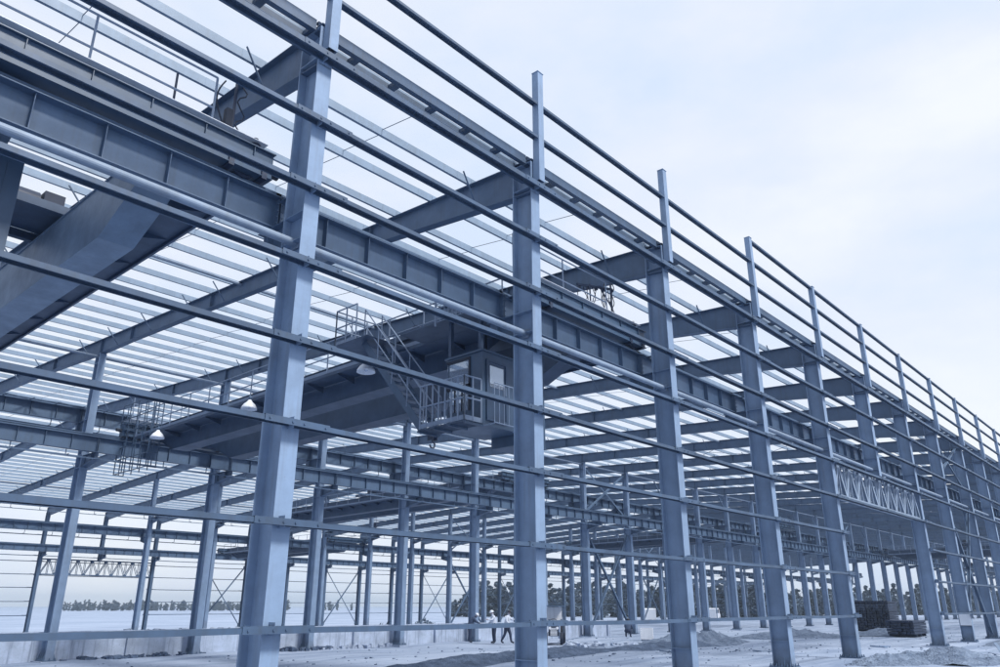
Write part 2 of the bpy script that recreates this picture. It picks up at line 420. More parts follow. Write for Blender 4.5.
# ---- girts ---------------------------------------------------------------------
grnd = random.Random(21)
def girt(xa, xb, z, y0=-0.19, y1=-0.012, h=0.076, name='girt', mat='girt'):
    mb = MB(); t = 0.005
    def bx(a, b_, ya, yb, za, zb, da, db):
        mb.hexa([(a, ya, za+da), (b_, ya, za+db), (b_, yb, za+db), (a, yb, za+da), (a, ya, zb+da), (b_, ya, zb+db), (b_, yb, zb+db), (a, yb, zb+da)])
    cuts = [xa]+[x+0.15 for x in xs if xa+0.5 < x+0.15 < xb-0.5]+[xb]
    for a, b_ in zip(cuts[:-1], cuts[1:]):
        e0, e1, sag = grnd.uniform(-0.009, 0.009), grnd.uniform(-0.009, 0.009), grnd.uniform(0.004, 0.022)
        a += 0.002; m_ = (a+b_)/2; q1, q2 = a+(b_-a)*0.25, a+(b_-a)*0.75
        seq = [(a, e0), (q1, e0*0.75+e1*0.25-sag*0.75), (m_, (e0+e1)/2-sag), (q2, e0*0.25+e1*0.75-sag*0.75), (b_, e1)]
        for (p, dp), (q, dq) in zip(seq[:-1], seq[1:]):
            bx(p, q, y0, y1, z+h/2-t, z+h/2, dp, dq)
            bx(p, q, y0, y0+t, z-h/2, z+h/2-t, dp, dq); bx(p, q, y1-t, y1, z-h/2, z+h/2-t, dp, dq)
            bx(p, q, y0+t, y0+0.024, z-h/2, z-h/2+t, dp, dq); bx(p, q, y1-0.024, y1-t, z-h/2, z-h/2+t, dp, dq)
    for x in xs:
        if xa-0.01 <= x <= xb+0.01:
            a = max(xa, x-0.42); b_ = min(xb, x+0.72)
            mb.box(a, b_, y0-0.008, y1+0.006, z+h/2+0.010, z+h/2+0.014)
            mb.box(a, b_, y0-0.0125, y0-0.0085, z-h/2-0.010, z+h/2+0.010)
            for q in (a+0.08, x+0.05, x+0.25, b_-0.08):
                if xa < q < xb:
                    mb.cyl((q, (y0+y1)/2, z+h/2+0.024), 0.018, 0.02, 6); mb.cyl((q, y0-0.02, z), 0.017, 0.016, 6, 'y')
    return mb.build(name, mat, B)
for z in (1.41, 2.85, 4.30):
    girt(X0-0.4, 24.28, z); girt(36.02, X1+0.4, z)
girt(X0-0.4, X1+0.4, 5.60); girt(X0-0.4, X1+0.4, 6.95)
for z in (8.30, 9.62): girt(X0-0.4, X1+0.4, z)
girt(X0-0.4, X1+0.4, 10.98, -0.20, -0.012, 0.10)
# parapet girts butt into the posts, bay by bay they read as one line
def parapet(z, xa):
    mb = MB(); t = 0.006; h = 0.065; y0, y1 = -0.205, -0.06
    x = xa
    while x < X1:
        a, b_ = x+0.252, x+S+0.053
        mb.box(a, b_, y0, y1, z+h/2-t, z+h/2); mb.box(a, b_, y0, y0+t, z-h/2, z+h/2-t); mb.box(a, b_, y1-t, y1, z-h/2, z+h/2-t)
        mb.box(a, b_, y0+t, y0+0.025, z-h/2, z-h/2+t)
        x += S
    return mb.build('parapet_girt', 'girt', B)
parapet(12.27, X0); parapet(13.22, X0); parapet(14.08, 18.0)

# ---- gutter frame on the eaves: two channels with rungs ---------------------------
mb = MB()
for y in (0.20,):
    for a in xs[:-1]:
        mb.box(a+0.02, a+S-0.02, y-0.07, y+0.05, 11.86, 11.866); mb.box(a+0.02, a+S-0.02, y-0.07, y-0.064, 11.64, 11.86); mb.box(a+0.02, a+S-0.02, y-0.064, y+0.05, 11.64, 11.646)
for y in (0.56,):
    for a in xs[:-1]:
        mb.box(a+0.02, a+S-0.02, y-0.035, y+0.035, 11.84, 11.846); mb.box(a+0.02, a+S-0.02, y-0.035, y-0.029, 11.72, 11.84); mb.box(a+0.02, a+S-0.02, y-0.029, y+0.035, 11.72, 11.726)
x = X0+0.5
while x < X1:
    mb.box(x, x+0.14, 0.252, 0.522, 11.70, 11.80); x += 1.04
mb.build('gutter_frame', 'girt', B)
mb = MB()
for a in xs[:-1]: mb.hbeam((a+0.30, 0.20, 11.25), (a+S, 0.20, 11.25), 0.14, 0.20, 0.01, 0.008)
mb.build('eaves_strut', 'beam', B)

# ---- runway beams ------------------------------------------------------------------
def runway(xa, xb, y, z0, per=S, name='runway_beam', h=0.63):
    mb = MB(); a = xa
    while a < xb-0.1:
        b_ = a+per; x0, x1 = a+0.155, b_+0.145
        mb.box(x0, x1, y-0.16, y+0.16, z0+h-0.02, z0+h); mb.box(x0, x1, y-0.13, y+0.13, z0+0.012, z0+0.03)
        mb.box(x0, x1, y-0.006, y+0.006, z0+0.03, z0+h-0.02)
        for i in range(7):
            xx = x0+0.02+(x1-x0-0.04)*i/6
            mb.box(xx-0.006, xx+0.006, y-0.125, y-0.007, z0+0.031, z0+h-0.021); mb.box(xx-0.006, xx+0.006, y+0.007, y+0.125, z0+0.031, z0+h-0.021)
        for xx in (x0+0.05, x1-0.05):      # bearing plate bolts
            for k in range(4): mb.cyl((xx, y-0.128, z0+0.12+k*0.12), 0.014, 0.02, 6, 'y')
        a = b_
    # crane rail
    mb.box(xa+0.1, xb+0.2, y-0.055, y+0.055, z0+h+0.001, z0+h+0.015)
    mb.box(xa+0.1, xb+0.2, y-0.012, y+0.012, z0+h+0.015, z0+h+0.085); mb.box(xa+0.1, xb+0.2, y-0.035, y+0.035, z0+h+0.085, z0+h+0.125)
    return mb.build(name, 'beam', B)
YRA = 1.10; YRB = YB-0.98
ra = runway(0, S, YRA, ZA)
ra.location = (X0, 0, 0)
for x in xs[1:-1]: copy_obj(ra, B, (x, 0, 0))
runway(X0, X1, YRB, ztop('Bn')); runway(X0, X1, YB+1.4, ztop('Bf'))
runway(12, X1, YC-0.85, ztop('Cn')); runway(12, X1, YC+1.45, ztop('Cf')); runway(12, X1, YD-0.9, ztop('D'))
# ties from column to runway beam top flange
mb = MB()
mb.box(0.09, 0.21, 0.571, 0.94, ZA+0.50, ZA+0.515); mb.angle((0.15, 0.575, ZA+0.30), (0.15, 0.95, ZA+0.60), 0.05, 0.008)
rt = mb.build('runway_tie', 'beam', B); rt.location = (X0, 0, 0)
for x in xs[1:]:
    if x <= XA: copy_obj(rt, B, (x, 0, 0))

# galvanised tie tubes between the street side columns
def tie():
    mb = MB(); mb.tube([(0.17, 0.30, 7.42), (6.10, 0.30, 7.42)], 0.07, 16)
    for x in (0.165, 6.105): mb.box(x-0.004, x+0.004, 0.2, 0.40, 7.32, 7.52)
    return mb.build('tie_tube', 'galv', B, smooth=False)
t0 = tie(); t0.location = (X0, 0, 0)
for x in xs[1:-1]: copy_obj(t0, B, (x, 0, 0))
for y, zz in ((YB+0.32, 12.0), (13.1, roof(13.1)-0.08), (47.5, roof(47.5)-0.08), (68.5, roof(68.5)-0.08)):   # long struts tying the frames together
    mb = MB(); mb.tube([(x+0.15, y, zz) for x in xs], 0.06, 8); mb.build('head_tie', 'galv', B)

# conductor bars on hangers below the runway beams, and lacing between beam and columns
def conductor(xa, y, z, sgn):
    mb = MB()
    for k in range(3): mb.box(xa, X1, y+sgn*(0.16+0.07*k), y+sgn*(0.16+0.07*k)+0.012, z-0.30, z-0.262)
    x = xa+1.0
    while x < X1:
        mb.box(x, x+0.03, y-0.01, y+sgn*0.34, z-0.25, z-0.225); mb.box(x, x+0.03, y-0.01, y+0.02, z-0.25, z+0.01); x += 2.0
    return mb.build('conductor_bar', 'beam', B)
conductor(X0, YRB, ztop('Bn'), -1); conductor(X0, YB+1.4, ztop('Bf'), 1); conductor(12, YC-0.85, ztop('Cn'), -1); conductor(12, YC+1.45, ztop('Cf'), 1)
def lacing(xa, ya, yb, z):
    mb = MB(); x = xa; k = 0
    mb.box(xa, X1, yb-0.04, yb+0.04, z-0.008, z+0.001)
    while x < X1-1:
        p, q = ((x, ya, z), (x+1.0, yb, z)) if k % 2 else ((x, yb, z), (x+1.0, ya, z))
        mb.bar(p, q, 0.05, 0.008); mb.bar((x, ya, z+0.012), (x, yb, z+0.012), 0.05, 0.008); x += 1.0; k += 1
    return mb.build('surge_lacing', 'beam', B)
lacing(X0, YRB+0.17, YB-0.05, ztop('Bn')+0.60); lacing(X0, YB+0.65, YB+1.22, ztop('Bf')+0.60); lacing(12, YC+0.75, YC+1.27, ztop('Cf')+0.60)

# ---- door trusses ---------------------------------------------------------------------
def truss(xa, xb, y, z0, z1, n=8, mat='girt', chord=0.12, w=0.065):
    mb = MB()
    for yy in (y, y+0.34):
        mb.box(xa, xb, yy-0.005, yy+0.005, z1-chord, z1); mb.box(xa, xb, yy-0.045, yy-0.005, z1-0.008, z1); mb.box(xa, xb, yy-0.045, yy-0.005, z1-chord, z1-chord+0.008)
        mb.box(xa, xb, yy-0.045, yy+0.045, z0, z0+0.009); mb.box(xa, xb, yy-0.005, yy+0.005, z0+0.009, z0+0.10)
        st = (xb-xa)/n
        for i in range(n):
            a = xa+i*st
            mb.angle((a+0.06, yy, z0+0.10), (a+st*0.5, yy, z1-chord), w, 0.008, (0, 1, 0))
            mb.angle((a+st*0.5+0.03, yy, z1-chord), (a+st-0.03, yy, z0+0.10), w, 0.008, (0, 1, 0))
            mb.bar((a+st*0.5, yy+0.02, z0+0.10), (a+st*0.5, yy+0.02, z1-chord), 0.05, 0.05, (0, 1, 0))
            mb.bar((a+0.015, yy+0.02, z0+0.10), (a+0.015, yy+0.02, z1-chord), 0.05, 0.05, (0, 1, 0))
            mb.box(a-0.12, a+0.14, yy+0.006, yy+0.014, z0+0.02, z0+0.2)
            mb.box(a+st*0.5-0.14, a+st*0.5+0.14, yy+0.006, yy+0.014, z1-0.24, z1-0.02)
    # battens across the top
    x = xa+0.4
    while x < xb:
        mb.box(x, x+0.22, y+0.006, y+0.29, z1+0.001, z1+0.008); x += 0.75
    return mb.build('door_truss', mat, B)
truss(24.31, 35.99, 0.10, 5.70, 7.10, 9, 'galv', w=0.13); truss(24.31, 35.99, YD+0.08, 4.72, 6.34, 8, 'beam')

# ---- far wall girts ----------------------------------------------------------------------
for z in (6.05, 6.62, 8.7): girt(12, X1, z, YD+0.56, YD+0.74, 0.07)
for z in (0.75, 2.1, 3.45, 4.75):
    girt(12, 24.1, z, YD+0.56, YD+0.74, 0.07); girt(36.0, X1, z, YD+0.56, YD+0.74, 0.07)
girt(24.0, 36.1, 4.68, YD+0.56, YD+0.74, 0.07)

# ---- bracing -----------------------------------------------------------------------------
def xbrace(x, y, z0, z1, w=0.12, mat='beam', heavy=False):
    mb = MB()
    a = (x+0.30, y, z0); b_ = (x+S, y, z1); c = (x+0.30, y+0.03, z1); d = (x+S, y+0.03, z0)
    for p, q in ((a, b_), (c, d)):
        if heavy: mb.hbeam(p, q, 0.14, 0.16, 0.012, 0.01, (0, 1, 0))
        else: mb.angle(p, q, w, 0.012, (0, 1, 0))
    for (px, _, pz), s, u in ((a, 1, 1), (b_, -1, -1), (c, 1, -1), (d, -1, 1)):
        mb.add([(px, y+0.06, pz), (px+s*0.32, y+0.06, pz), (px+s*0.3, y+0.06, pz+u*0.3), (px, y+0.06, pz+u*0.38),
                (px, y+0.072, pz), (px+s*0.32, y+0.072, pz), (px+s*0.3, y+0.072, pz+u*0.3), (px, y+0.072, pz+u*0.38)],
               [(0, 1, 2, 3), (4, 7, 6, 5), (0, 4, 5, 1), (1, 5, 6, 2), (2, 6, 7, 3), (3, 7, 4, 0)])
    return mb.build('cross_brace', mat, B)
for x in (42, 60, 78, 96): xbrace(x, YD+0.2, gz(YD)+0.3, 6.4)
for x in (42, 96): xbrace(x, YB+0.3, gz(YB)+0.2, 7.1, heavy=True); xbrace(x, YB+0.3, 8.4, 11.9)
for x in (42, 90): xbrace(x, 0.27, 0.25, 7.3, heavy=True); xbrace(x, 0.27, 8.6, 11.0, 0.10)
for x in (60, 102): xbrace(x, YC+0.3, gz(YC)+0.2, 6.6, heavy=True); xbrace(x, YC+0.3, 7.9, 11.6)
# longitudinal knee braces at some column heads
for x in (36, 54, 66, 78, 90, 108, 120):
    mb = MB(); y = YB+0.32
    mb.angle((x+0.25, y, 10.6), (x+1.5, y, 11.95), 0.08, 0.01, (0, 1, 0)); mb.angle((x+0.05, y, 10.6), (x-1.2, y, 11.95), 0.08, 0.01, (0, 1, 0)); mb.build('knee_brace', 'beam', B)
# roof bracing rods in two bays
for x in (42, 90):
    mb = MB()
    for k in range(4):
        ya, yb = 0.6+k*5.9, 0.6+(k+1)*5.9
        mb.tube([(x+0.2, ya, roof(ya)-0.15), (x+6.1, yb, roof(yb)-0.15)], 0.016, 6); mb.tube([(x+0.2, yb, roof(yb)-0.19), (x+6.1, ya, roof(ya)-0.19)], 0.016, 6)
    mb.build('roof_brace', 'beam', B)

# ================================================================== bridge cranes
def handrail(name, parent, pts, n_up=(0, 0, 1), h=1.05, post=1.5, r=0.021, mids=(0.5,), loop=True):
    """tube rails along a polyline pts with posts"""
    mb = MB()
    for a, b_ in zip(pts[:-1], pts[1:]):
        a = V(a); b_ = V(b_); L = (b_-a).length; n = max(1, round(L/post))
        for i in range(n+1):
            p = a.lerp(b_, i/n); mb.tube([p, p+V((0, 0, h))], r, 6)
        for m in (*mids, 1.0): mb.tube([a+V((0, 0, h*m)), b_+V((0, 0, h*m))], r, 6)
        mb.bar(a+V((0, 0, 0.06)), b_+V((0, 0, 0.06)), 0.006, 0.11)
    return mb.build(name, 'rail', parent, smooth=False)

def crane(xc, y0, y1, zr0, zr1, label, cab=True, wheels=True, detail=True, group='overhead travelling cranes', gm='crane', bar=False):
    """local frame: origin on the near rail, x along runway, y across; built level then tilted to the far rail"""
    tilt = math.atan2(zr1-zr0, y1-y0)
    Lx = math.hypot(y1-y0, zr1-zr0)
    C = empty('bridge_crane', (xc, y0, zr0), 0, label, 'crane', group)
    C.rotation_euler = (tilt, 0, 0)
    z = lambda q: q-8.68          # heights were taken with the near rail top at 8.68
    for gx, side in ((-1.27, -1), (1.27, 1)):
        mb = MB(); hw = 0.29
        prof = [(0.0, z(8.78)), (0.9, z(8.72)), (2.6, z(7.98)), (Lx-2.6, z(7.98)), (Lx-0.9, z(8.72)), (Lx, z(8.78))]
        top = z(9.22)
        for (ya, za), (yb, zb) in zip(prof[:-1], prof[1:]):
            mb.hexa([(gx-hw, ya, za+0.014), (gx+hw, ya, za+0.014), (gx+hw, yb, zb+0.014), (gx-hw, yb, zb+0.014), (gx-hw, ya, top-0.014), (gx+hw, ya, top-0.014), (gx+hw, yb, top-0.014), (gx-hw, yb, top-0.014)])
            mb.hexa([(gx-hw-0.03, ya, za), (gx+hw+0.03, ya, za), (gx+hw+0.03, yb, zb), (gx-hw-0.03, yb, zb), (gx-hw-0.03, ya, za+0.013), (gx+hw+0.03, ya, za+0.013), (gx+hw+0.03, yb, zb+0.013), (gx-hw-0.03, yb, zb+0.013)])
        mb.box(gx-hw-0.03, gx+hw+0.03, 0, Lx, top-0.013, top)
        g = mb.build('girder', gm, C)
        mb = MB(); mb.box(gx-0.03, gx+0.03, 0.6, Lx-0.6, top+0.001, top+0.07); mb.build('trolley_rail', 'beam', g)
        # walkway with brackets on the outer side
        xa = gx+side*(hw+0.031); xb = gx+side*(hw+0.86); zw = z(8.60)
        mb = MB(); mb.box(xa, xb, 0.9, Lx-0.9, zw, zw+0.012)
        mb.box(xb-side*0.05, xb, 0.9, Lx-0.9, zw-0.075, zw-0.001); 
        yy = 1.4
        while yy < Lx-1.2:
            # triangular bracket under the plate
            mb.hexa([(xa, yy-0.006, zw-0.2), (xa+side*0.04, yy-0.006, zw-0.2), (xa+side*0.04, yy+0.006, zw-0.2), (xa, yy+0.006, zw-0.2),
                     (xa, yy-0.006, zw-0.002), (xb-side*0.06, yy-0.006, zw-0.002), (xb-side*0.06, yy+0.006, zw-0.002), (xa, yy+0.006, zw-0.002)])
            yy += 1.6
        w = mb.build('walkway', 'crane', C)
        handrail('handrail', C, [(xb-side*0.03, 0.9, zw+0.012), (xb-side*0.03, Lx-0.9, zw+0.012)])
    for yy, nm in ((0, 1), (Lx, -1)):
        mb = MB(); hw = 0.20
        xa, xb = -2.62, 2.62
        mb.box(xa, xb, yy-hw, yy+hw, z(8.76), z(9.24)); mb.box(xa-0.02, xb+0.02, yy-hw-0.06, yy+hw+0.06, z(9.241), z(9.26)); mb.box(xa, xb, yy-hw-0.04, yy+hw+0.04, z(8.745), z(8.759))
        mb.box(xa, xb, yy-hw-0.10, yy-hw-0.001, z(8.98), z(9.0)); mb.box(xa, xb, yy+hw+0.001, yy+hw+0.10, z(8.98), z(9.0))
        for k in range(6):
            xx = xa+0.35+k*0.9; mb.box(xx-0.006, xx+0.006, yy-hw-0.045, yy-hw-0.001, z(9.005), z(9.24))
        e = mb.build('end_carriage', 'crane_light', C)
        for wx in (-2.15, 2.15):
            mb = MB(); mb.lathe((wx, yy, 0.23), [(0.001, -0.075), (0.25, -0.075), (0.25, -0.05), (0.225, -0.045), (0.225, 0.045), (0.25, 0.05), (0.25, 0.075), (0.001, 0.075)], 20, 'y')
            mb.box(wx-0.36, wx-0.262, yy-0.24, yy+0.24, 0.02, 0.2); mb.box(wx+0.262, wx+0.36, yy-0.24, yy+0.24, 0.02, 0.2)
            mb.build('wheel', 'dark', e)
        for s, xx in ((-1, xa), (1, xb)):
            mb = MB(); mb.cyl((xx+s*0.12, yy, z(9.0)), 0.07, 0.22, 12, 'x'); mb.build('buffer', 'rubber', e)
        # raised inspection plate and handrail beside the carriage
        if detail:
            mb = MB(); mb.box(xa+0.1, xb-0.1, yy-0.16*nm, yy+0.5*nm, z(9.44), z(9.452)); mb.build('carriage_deck', 'white', C)
            handrail('handrail', C, [(xa+0.15, yy+0.45*nm, z(9.45)), (xb-0.9, yy+0.45*nm, z(9.45))], post=1.75, h=1.3)
    # trolley with hoist drum, standing near the near third
    ty = Lx*0.27 if detail else Lx*0.55
    mb = MB(); mb.box(-1.45, 1.45, ty-0.95, ty-0.80, z(9.38), z(9.56)); mb.box(-1.45, 1.45, ty+0.80, ty+0.95, z(9.38), z(9.56))
    mb.box(-1.45, -1.25, ty-0.79, ty+0.79, z(9.38), z(9.56)); mb.box(1.25, 1.45, ty-0.79, ty+0.79, z(9.38), z(9.56)); mb.box(-1.2, 1.2, ty-0.79, ty+0.79, z(9.561), z(9.58))
    t = mb.build('trolley', 'crane', C)
    mb = MB(); mb.cyl((0, ty, z(9.86)), 0.26, 1.5, 18, 'x'); mb.box(0.8, 1.2, ty-0.3, ty+0.3, z(9.59), z(10.1)); mb.build('hoist_drum', 'dark', t)
    hz = 6.55 if detail else 6.9
    mb = MB()
    for dx in (-0.12, 0.12): mb.tube([(dx, ty-0.1, z(9.6)), (dx*0.6, ty-0.1, z(hz+0.35))], 0.012, 6)
    mb.build('hoist_rope', 'dark', t)
    mb = MB(); mb.cyl((0, ty-0.1, z(hz+0.22)), 0.16, 0.16, 16, 'x'); mb.box(-0.1, -0.081, ty-0.22, ty+0.02, z(hz), z(hz+0.38)); mb.box(0.081, 0.1, ty-0.22, ty+0.02, z(hz), z(hz+0.38))
    pts = [(0, ty-0.1, z(hz+0.03))]
    for k in range(0, 11): a = math.pi/2-k*math.radians(27); pts.append((0.10*math.cos(a), ty-0.1, z(hz-0.13)+0.10*math.sin(a)))
    mb.tube(pts, 0.028, 8); mb.build('hook_block', 'dark', t)
    # cable festoon arms and looping cables beside the carriage
    if detail:
        mb = MB()
        mb.tube([(2.15, 0.55, z(9.31)), (2.15, 0.55, z(11.0))], 0.03, 8); mb.tube([(1.05, 0.55, z(9.31)), (1.05, 0.55, z(10.5))], 0.022, 8)
        if bar: mb.bar((0.35, 0.50, z(10.26)), (2.3, 0.60, z(10.74)), 0.05, 0.06); mb.bar((2.15, 0.55, z(10.1)), (1.6, 0.55, z(10.54)), 0.03, 0.03)
        for k in range(5 if bar else 0): mb.box(0.5+k*0.42, 0.54+k*0.42, 0.49, 0.60, z(10.20)+k*0.10, z(10.28)+k*0.10)
        mb.build('cable_mast', 'dark', C)
        mb = MB(); rr = random.Random(int(xc*10)+3)
        for k in range(9 if bar else 0):
            x_ = 0.55+k*0.21; zt = z(10.26)+(x_-0.35)*0.245; dr = rr.uniform(0.4, 1.0); wd = rr.uniform(0.06, 0.16)
            if zt-dr < z(9.34): dr = zt-z(9.34)
            mb.tube([(x_+wd*math.sin(math.pi*t/8)*(1 if k % 2 else -1)+0.02*math.sin(t*1.9+k), 0.56+0.03*math.sin(t+k), zt-dr*math.sin(math.pi*t/16)) for t in range(9)], 0.013, 6)
        mb.tube([(2.3+0.10*math.sin(k*1.25), 0.58+0.03*math.cos(k), z(10.95)-k*0.1) for k in range(14)], 0.014, 6)
        mb.tube([(1.95-0.13*math.sin(k*0.42), 0.6, z(10.9)-k*0.11) for k in range(15)], 0.016, 6)
        mb.box(2.0, 2.12, 0.5, 0.62, z(9.95), z(10.3)) if not bar else None
        mb.build('cable', 'rubber', C)
        mb = MB(); mb.cyl((2.35, 0.0, z(9.36)), 0.10, 0.14, 12); mb.cyl((2.35, 0.0, z(9.49)), 0.05, 0.14, 10); mb.box(2.15, 2.58, -0.16, 0.16, z(9.262), z(9.29)); mb.build('horn', 'dark', C)
    if cab:
        # operator cabin hung from the walkway, outer side of the first girder
        bx0, bx1, by0, by1, bz0, bz1 = -3.12, -1.75, 0.92, 2.10, z(5.72), z(7.52)
        K = MB(); t = 0.03
        K.box(bx0, bx1, by0, by1, bz0, bz0+0.05); K.box(bx0-0.04, bx1+0.04, by0-0.04, by1+0.06, bz1, bz1+0.05)
        K.box(bx1-t, bx1, by0, by1, bz0+0.05, bz1)                                        # back
        K.box(bx0, bx1-t, by1-t, by1, bz0+0.05, bz0+0.55); K.box(bx0, bx1-t, by1-t, by1, bz1-0.12, bz1)
        K.box(bx0, bx1-t, by0, by0+t, bz0+0.05, bz1)                                       # street side panel
        K.box(bx0, bx0+t, by0+t, by0+0.42, bz0+0.05, bz1)                                   # solid strip beside the window
        K.box(bx0, bx0+t, by0+0.42, by1-t, bz0+0.05, bz0+0.42); K.box(bx0, bx0+t, by0+0.42, by1-t, bz1-0.10, bz1)
        K.box(bx0, bx0+t, by0+0.42, by1-t, bz0+0.98, bz0+1.08)
        K.box(bx0, bx0+t, by1-0.07, by1-t, bz0+0.42, bz1-0.1)
        cabo = K.build('cab', 'crane_light', C)
        for za, zb in ((bz0+0.42, bz0+0.98), (bz0+1.08, bz1-0.10)):
            m = MB(); m.box(bx0+0.008, bx0+0.016, by0+0.42, by1-0.07, za, zb); w = m.build('window', 'glass', cabo)
        m = MB(); m.box(bx0, bx1-t, by1-0.02, by1-0.012, bz0+0.55, bz1-0.12); m.build('window', 'glass', cabo)
        m = MB(); dx0, dx1 = bx0+0.12, bx0+0.85
        m.box(dx0, dx1, by0-0.022, by0-0.002, bz0+0.12, bz0+1.62)
        for a, b_, c, d in ((dx0, dx1, bz0+0.12, bz0+0.17), (dx0, dx1, bz0+1.57, bz0+1.62), (dx0, dx0+0.05, bz0+0.17, bz0+1.57), (dx1-0.05, dx1, bz0+0.17, bz0+1.57)):
            m.box(a, b_, by0-0.045, by0-0.023, c, d)
        m.build('door', 'crane', cabo)
        m = MB()
        for k in range(1, 3): m.box(bx0-0.012, bx0+0.006, by0+0.42+k*0.24, by0+0.445+k*0.24, bz0+0.42, bz0+0.98)
        m.box(bx0-0.03, bx0-0.001, by0+0.38, by1, bz0+1.0, bz0+1.06); m.box(bx0-0.03, bx0-0.001, by0+0.38, by1, bz1-0.12, bz1-0.06); m.box(bx0-0.03, bx0-0.001, by0+0.38, by0+0.43, bz0+0.4, bz1-0.12); m.build('window_frame', 'rubber', cabo)
        m = MB(); m.box(dx0+0.12, dx1-0.12, by0-0.03, by0-0.0235, bz0+0.95, bz0+1.48); m.build('window', 'glass', cabo)
        m = MB()
        for k in range(7): m.tube([(bx0+0.05+k*0.17, by0-0.34, bz0-0.02), (bx0+0.05+k*0.17, by0-0.34, bz0+0.95)], 0.011, 6)
        for q in (0.0, 0.5, 0.95): m.tube([(bx0+0.05, by0-0.34, bz0+q), (bx0+1.07, by0-0.34, bz0+q)], 0.014, 6)
        for q in (0.05, 1.07): m.tube([(bx0+q, by0-0.34, bz0-0.02), (bx0+q, by0-0.01, bz0-0.02)], 0.014, 6)
        m.build('guard_rail', 'rail', C)
        m = MB(); m.tube([(dx1-0.1, by0-0.03, bz0+0.75), (dx1-0.1, by0-0.08, bz0+0.8), (dx1-0.1, by0-0.08, bz0+1.0), (dx1-0.1, by0-0.03, bz0+1.05)], 0.012, 6); m.build('door_handle', 'rail', cabo)
        m = MB(); m.box(bx0+0.5, bx0+0.95, by0+0.4, by0+0.85, bz0+0.4, bz0+0.48); m.box(bx0+0.9, bx0+0.97, by0+0.4, by0+0.85, bz0+0.48, bz0+1.0); m.box(bx0+0.65, bx0+0.75, by0+0.58, by0+0.68, bz0+0.05, bz0+0.4); m.box(bx0+0.15, bx0+0.4, by0+0.3, by0+0.95, bz0+0.05, bz0+0.8); m.build('operator_seat', 'dark', cabo)
        m = MB(); m.box(bx1+0.03, -0.80, by0-0.03, by1-0.2, z(5.46), z(8.02)); m.box(bx1+0.001, bx1+0.029, by0-0.005, by0+0.03, z(5.72), z(7.5))
        for q in (0.35, 0.75): m.box(bx1+q-0.01, bx1+q+0.01, by0-0.036, by0-0.031, z(5.6), z(7.9))
        m.box(bx1+0.55, bx1+0.6, by0-0.05, by0-0.031, z(6.6), z(6.75)); m.build('control_cabinet', 'crane_light', C)
        # hangers up to the walkway and a solid apron between cab and girder
        m = MB()
        for xx, yy in ((bx0+0.06, by0+0.1), (bx0+0.06, by1-0.06), (bx1-0.06, by0+0.1), (bx1-0.06, by1-0.06)): m.bar((xx, yy, bz1+0.05), (xx, yy, z(8.7)), 0.09, 0.09, (0, 1, 0))
        m.box(bx0-0.2, -1.0, by0-0.6, by1+1.6, z(8.53), z(8.58))
        m.build('cab_hanger', 'crane', C)
        # landing with cage in front of the cab
        m = MB(); [m.box(bx0-0.62+k*0.048, bx0-0.60+k*0.048, by0-0.05, by1+0.35, bz0-0.03, bz0+0.0) for k in range(13)]
        for yy in (by0-0.05, by0+0.45, by0+0.95, by1+0.30): m.box(bx0-0.64, bx0-0.02, yy, yy+0.045, bz0-0.075, bz0-0.031)
        m.build('cab_landing', 'crane', C)
        handrail('handrail', C, [(bx0-0.6, by1+0.3, bz0+0.01), (bx0-0.6, by0, bz0+0.01), (bx0-0.06, by0-0.02, bz0+0.01)], post=0.22, mids=(0.5,))
        # stair from the crane walkway down to the landing
        sx0, sx1 = bx0-0.45, bx0+0.15
        p, q = V((0, by1+0.35, bz0)), V((0, 4.9, z(8.58)))
        m = MB()
        for xx in (sx0, sx1): m.bar((xx, p.y, p.z), (xx, q.y, q.z), 0.02, 0.20)
        for k in range(1, 12): y_ = p.y+(q.y-p.y)*k/12; z_ = p.z+(q.z-p.z)*k/12; m.box(sx0+0.012, sx1-0.012, y_-0.11, y_+0.11, z_-0.012, z_)
        m.build('stair', 'crane_light', C)
        m = MB()
        for xx in (sx0, sx1):
            for k in range(0, 13, 3):
                f = k/12; P = V((xx, p.y+(q.y-p.y)*f, p.z+(q.z-p.z)*f)); m.tube([P, P+V((0, 0, 0.95))], 0.017, 6)
            for hh in (0.5, 0.95): m.tube([(xx, p.y, p.z+hh), (xx, q.y, q.z+hh)], 0.017, 6)
        m.build('handrail', 'rail', C)
        # gallery at the head of the stair, tall cage with a mesh gate
        m = MB(); m.box(bx0-0.75, -2.15, 4.4, 5.9, z(8.585), z(8.6)); m.build('walkway', 'crane', C)
        handrail('handrail', C, [(bx0-0.7, 5.85, z(8.6)), (bx0-0.7, 4.95, z(8.6))], post=0.6)
        handrail('handrail', C, [(bx0-0.7, 5.85, z(8.6)), (-2.2, 5.85, z(8.6))], post=0.6)
        m = MB(); gx = bx0-0.3
        for k in range(9): m.bar((gx, 1.1+k*0.14, z(8.5)), (gx, 1.1+k*0.14, z(9.35)), 0.014, 0.014, (0, 1, 0))
        for k in range(8): m.bar((gx, 1.1, z(8.5)+k*0.12), (gx, 2.22, z(8.5)+k*0.12), 0.014, 0.014)
        for yy in (1.07, 2.25): m.bar((gx, yy, z(8.4)), (gx, yy, z(9.4)), 0.04, 0.04, (0, 1, 0))
        m.build('mesh_gate', 'rail', C)
        # maintenance cage hung at the far end
        m = MB(); cx0, cx1, cy0, cy1, cz0, cz1 = -2.55, -2.15, Lx-2.6, Lx+0.3, z(7.15), z(10.1)
        for i in range(5):
            for j in range(3):
                xx = cx0+(cx1-cx0)*j/2; yy = cy0+(cy1-cy0)*i/4
                if j == 1 and 0 < i < 4: continue
                m.tube([(xx, yy, cz0), (xx, yy, cz1)], 0.022, 6)
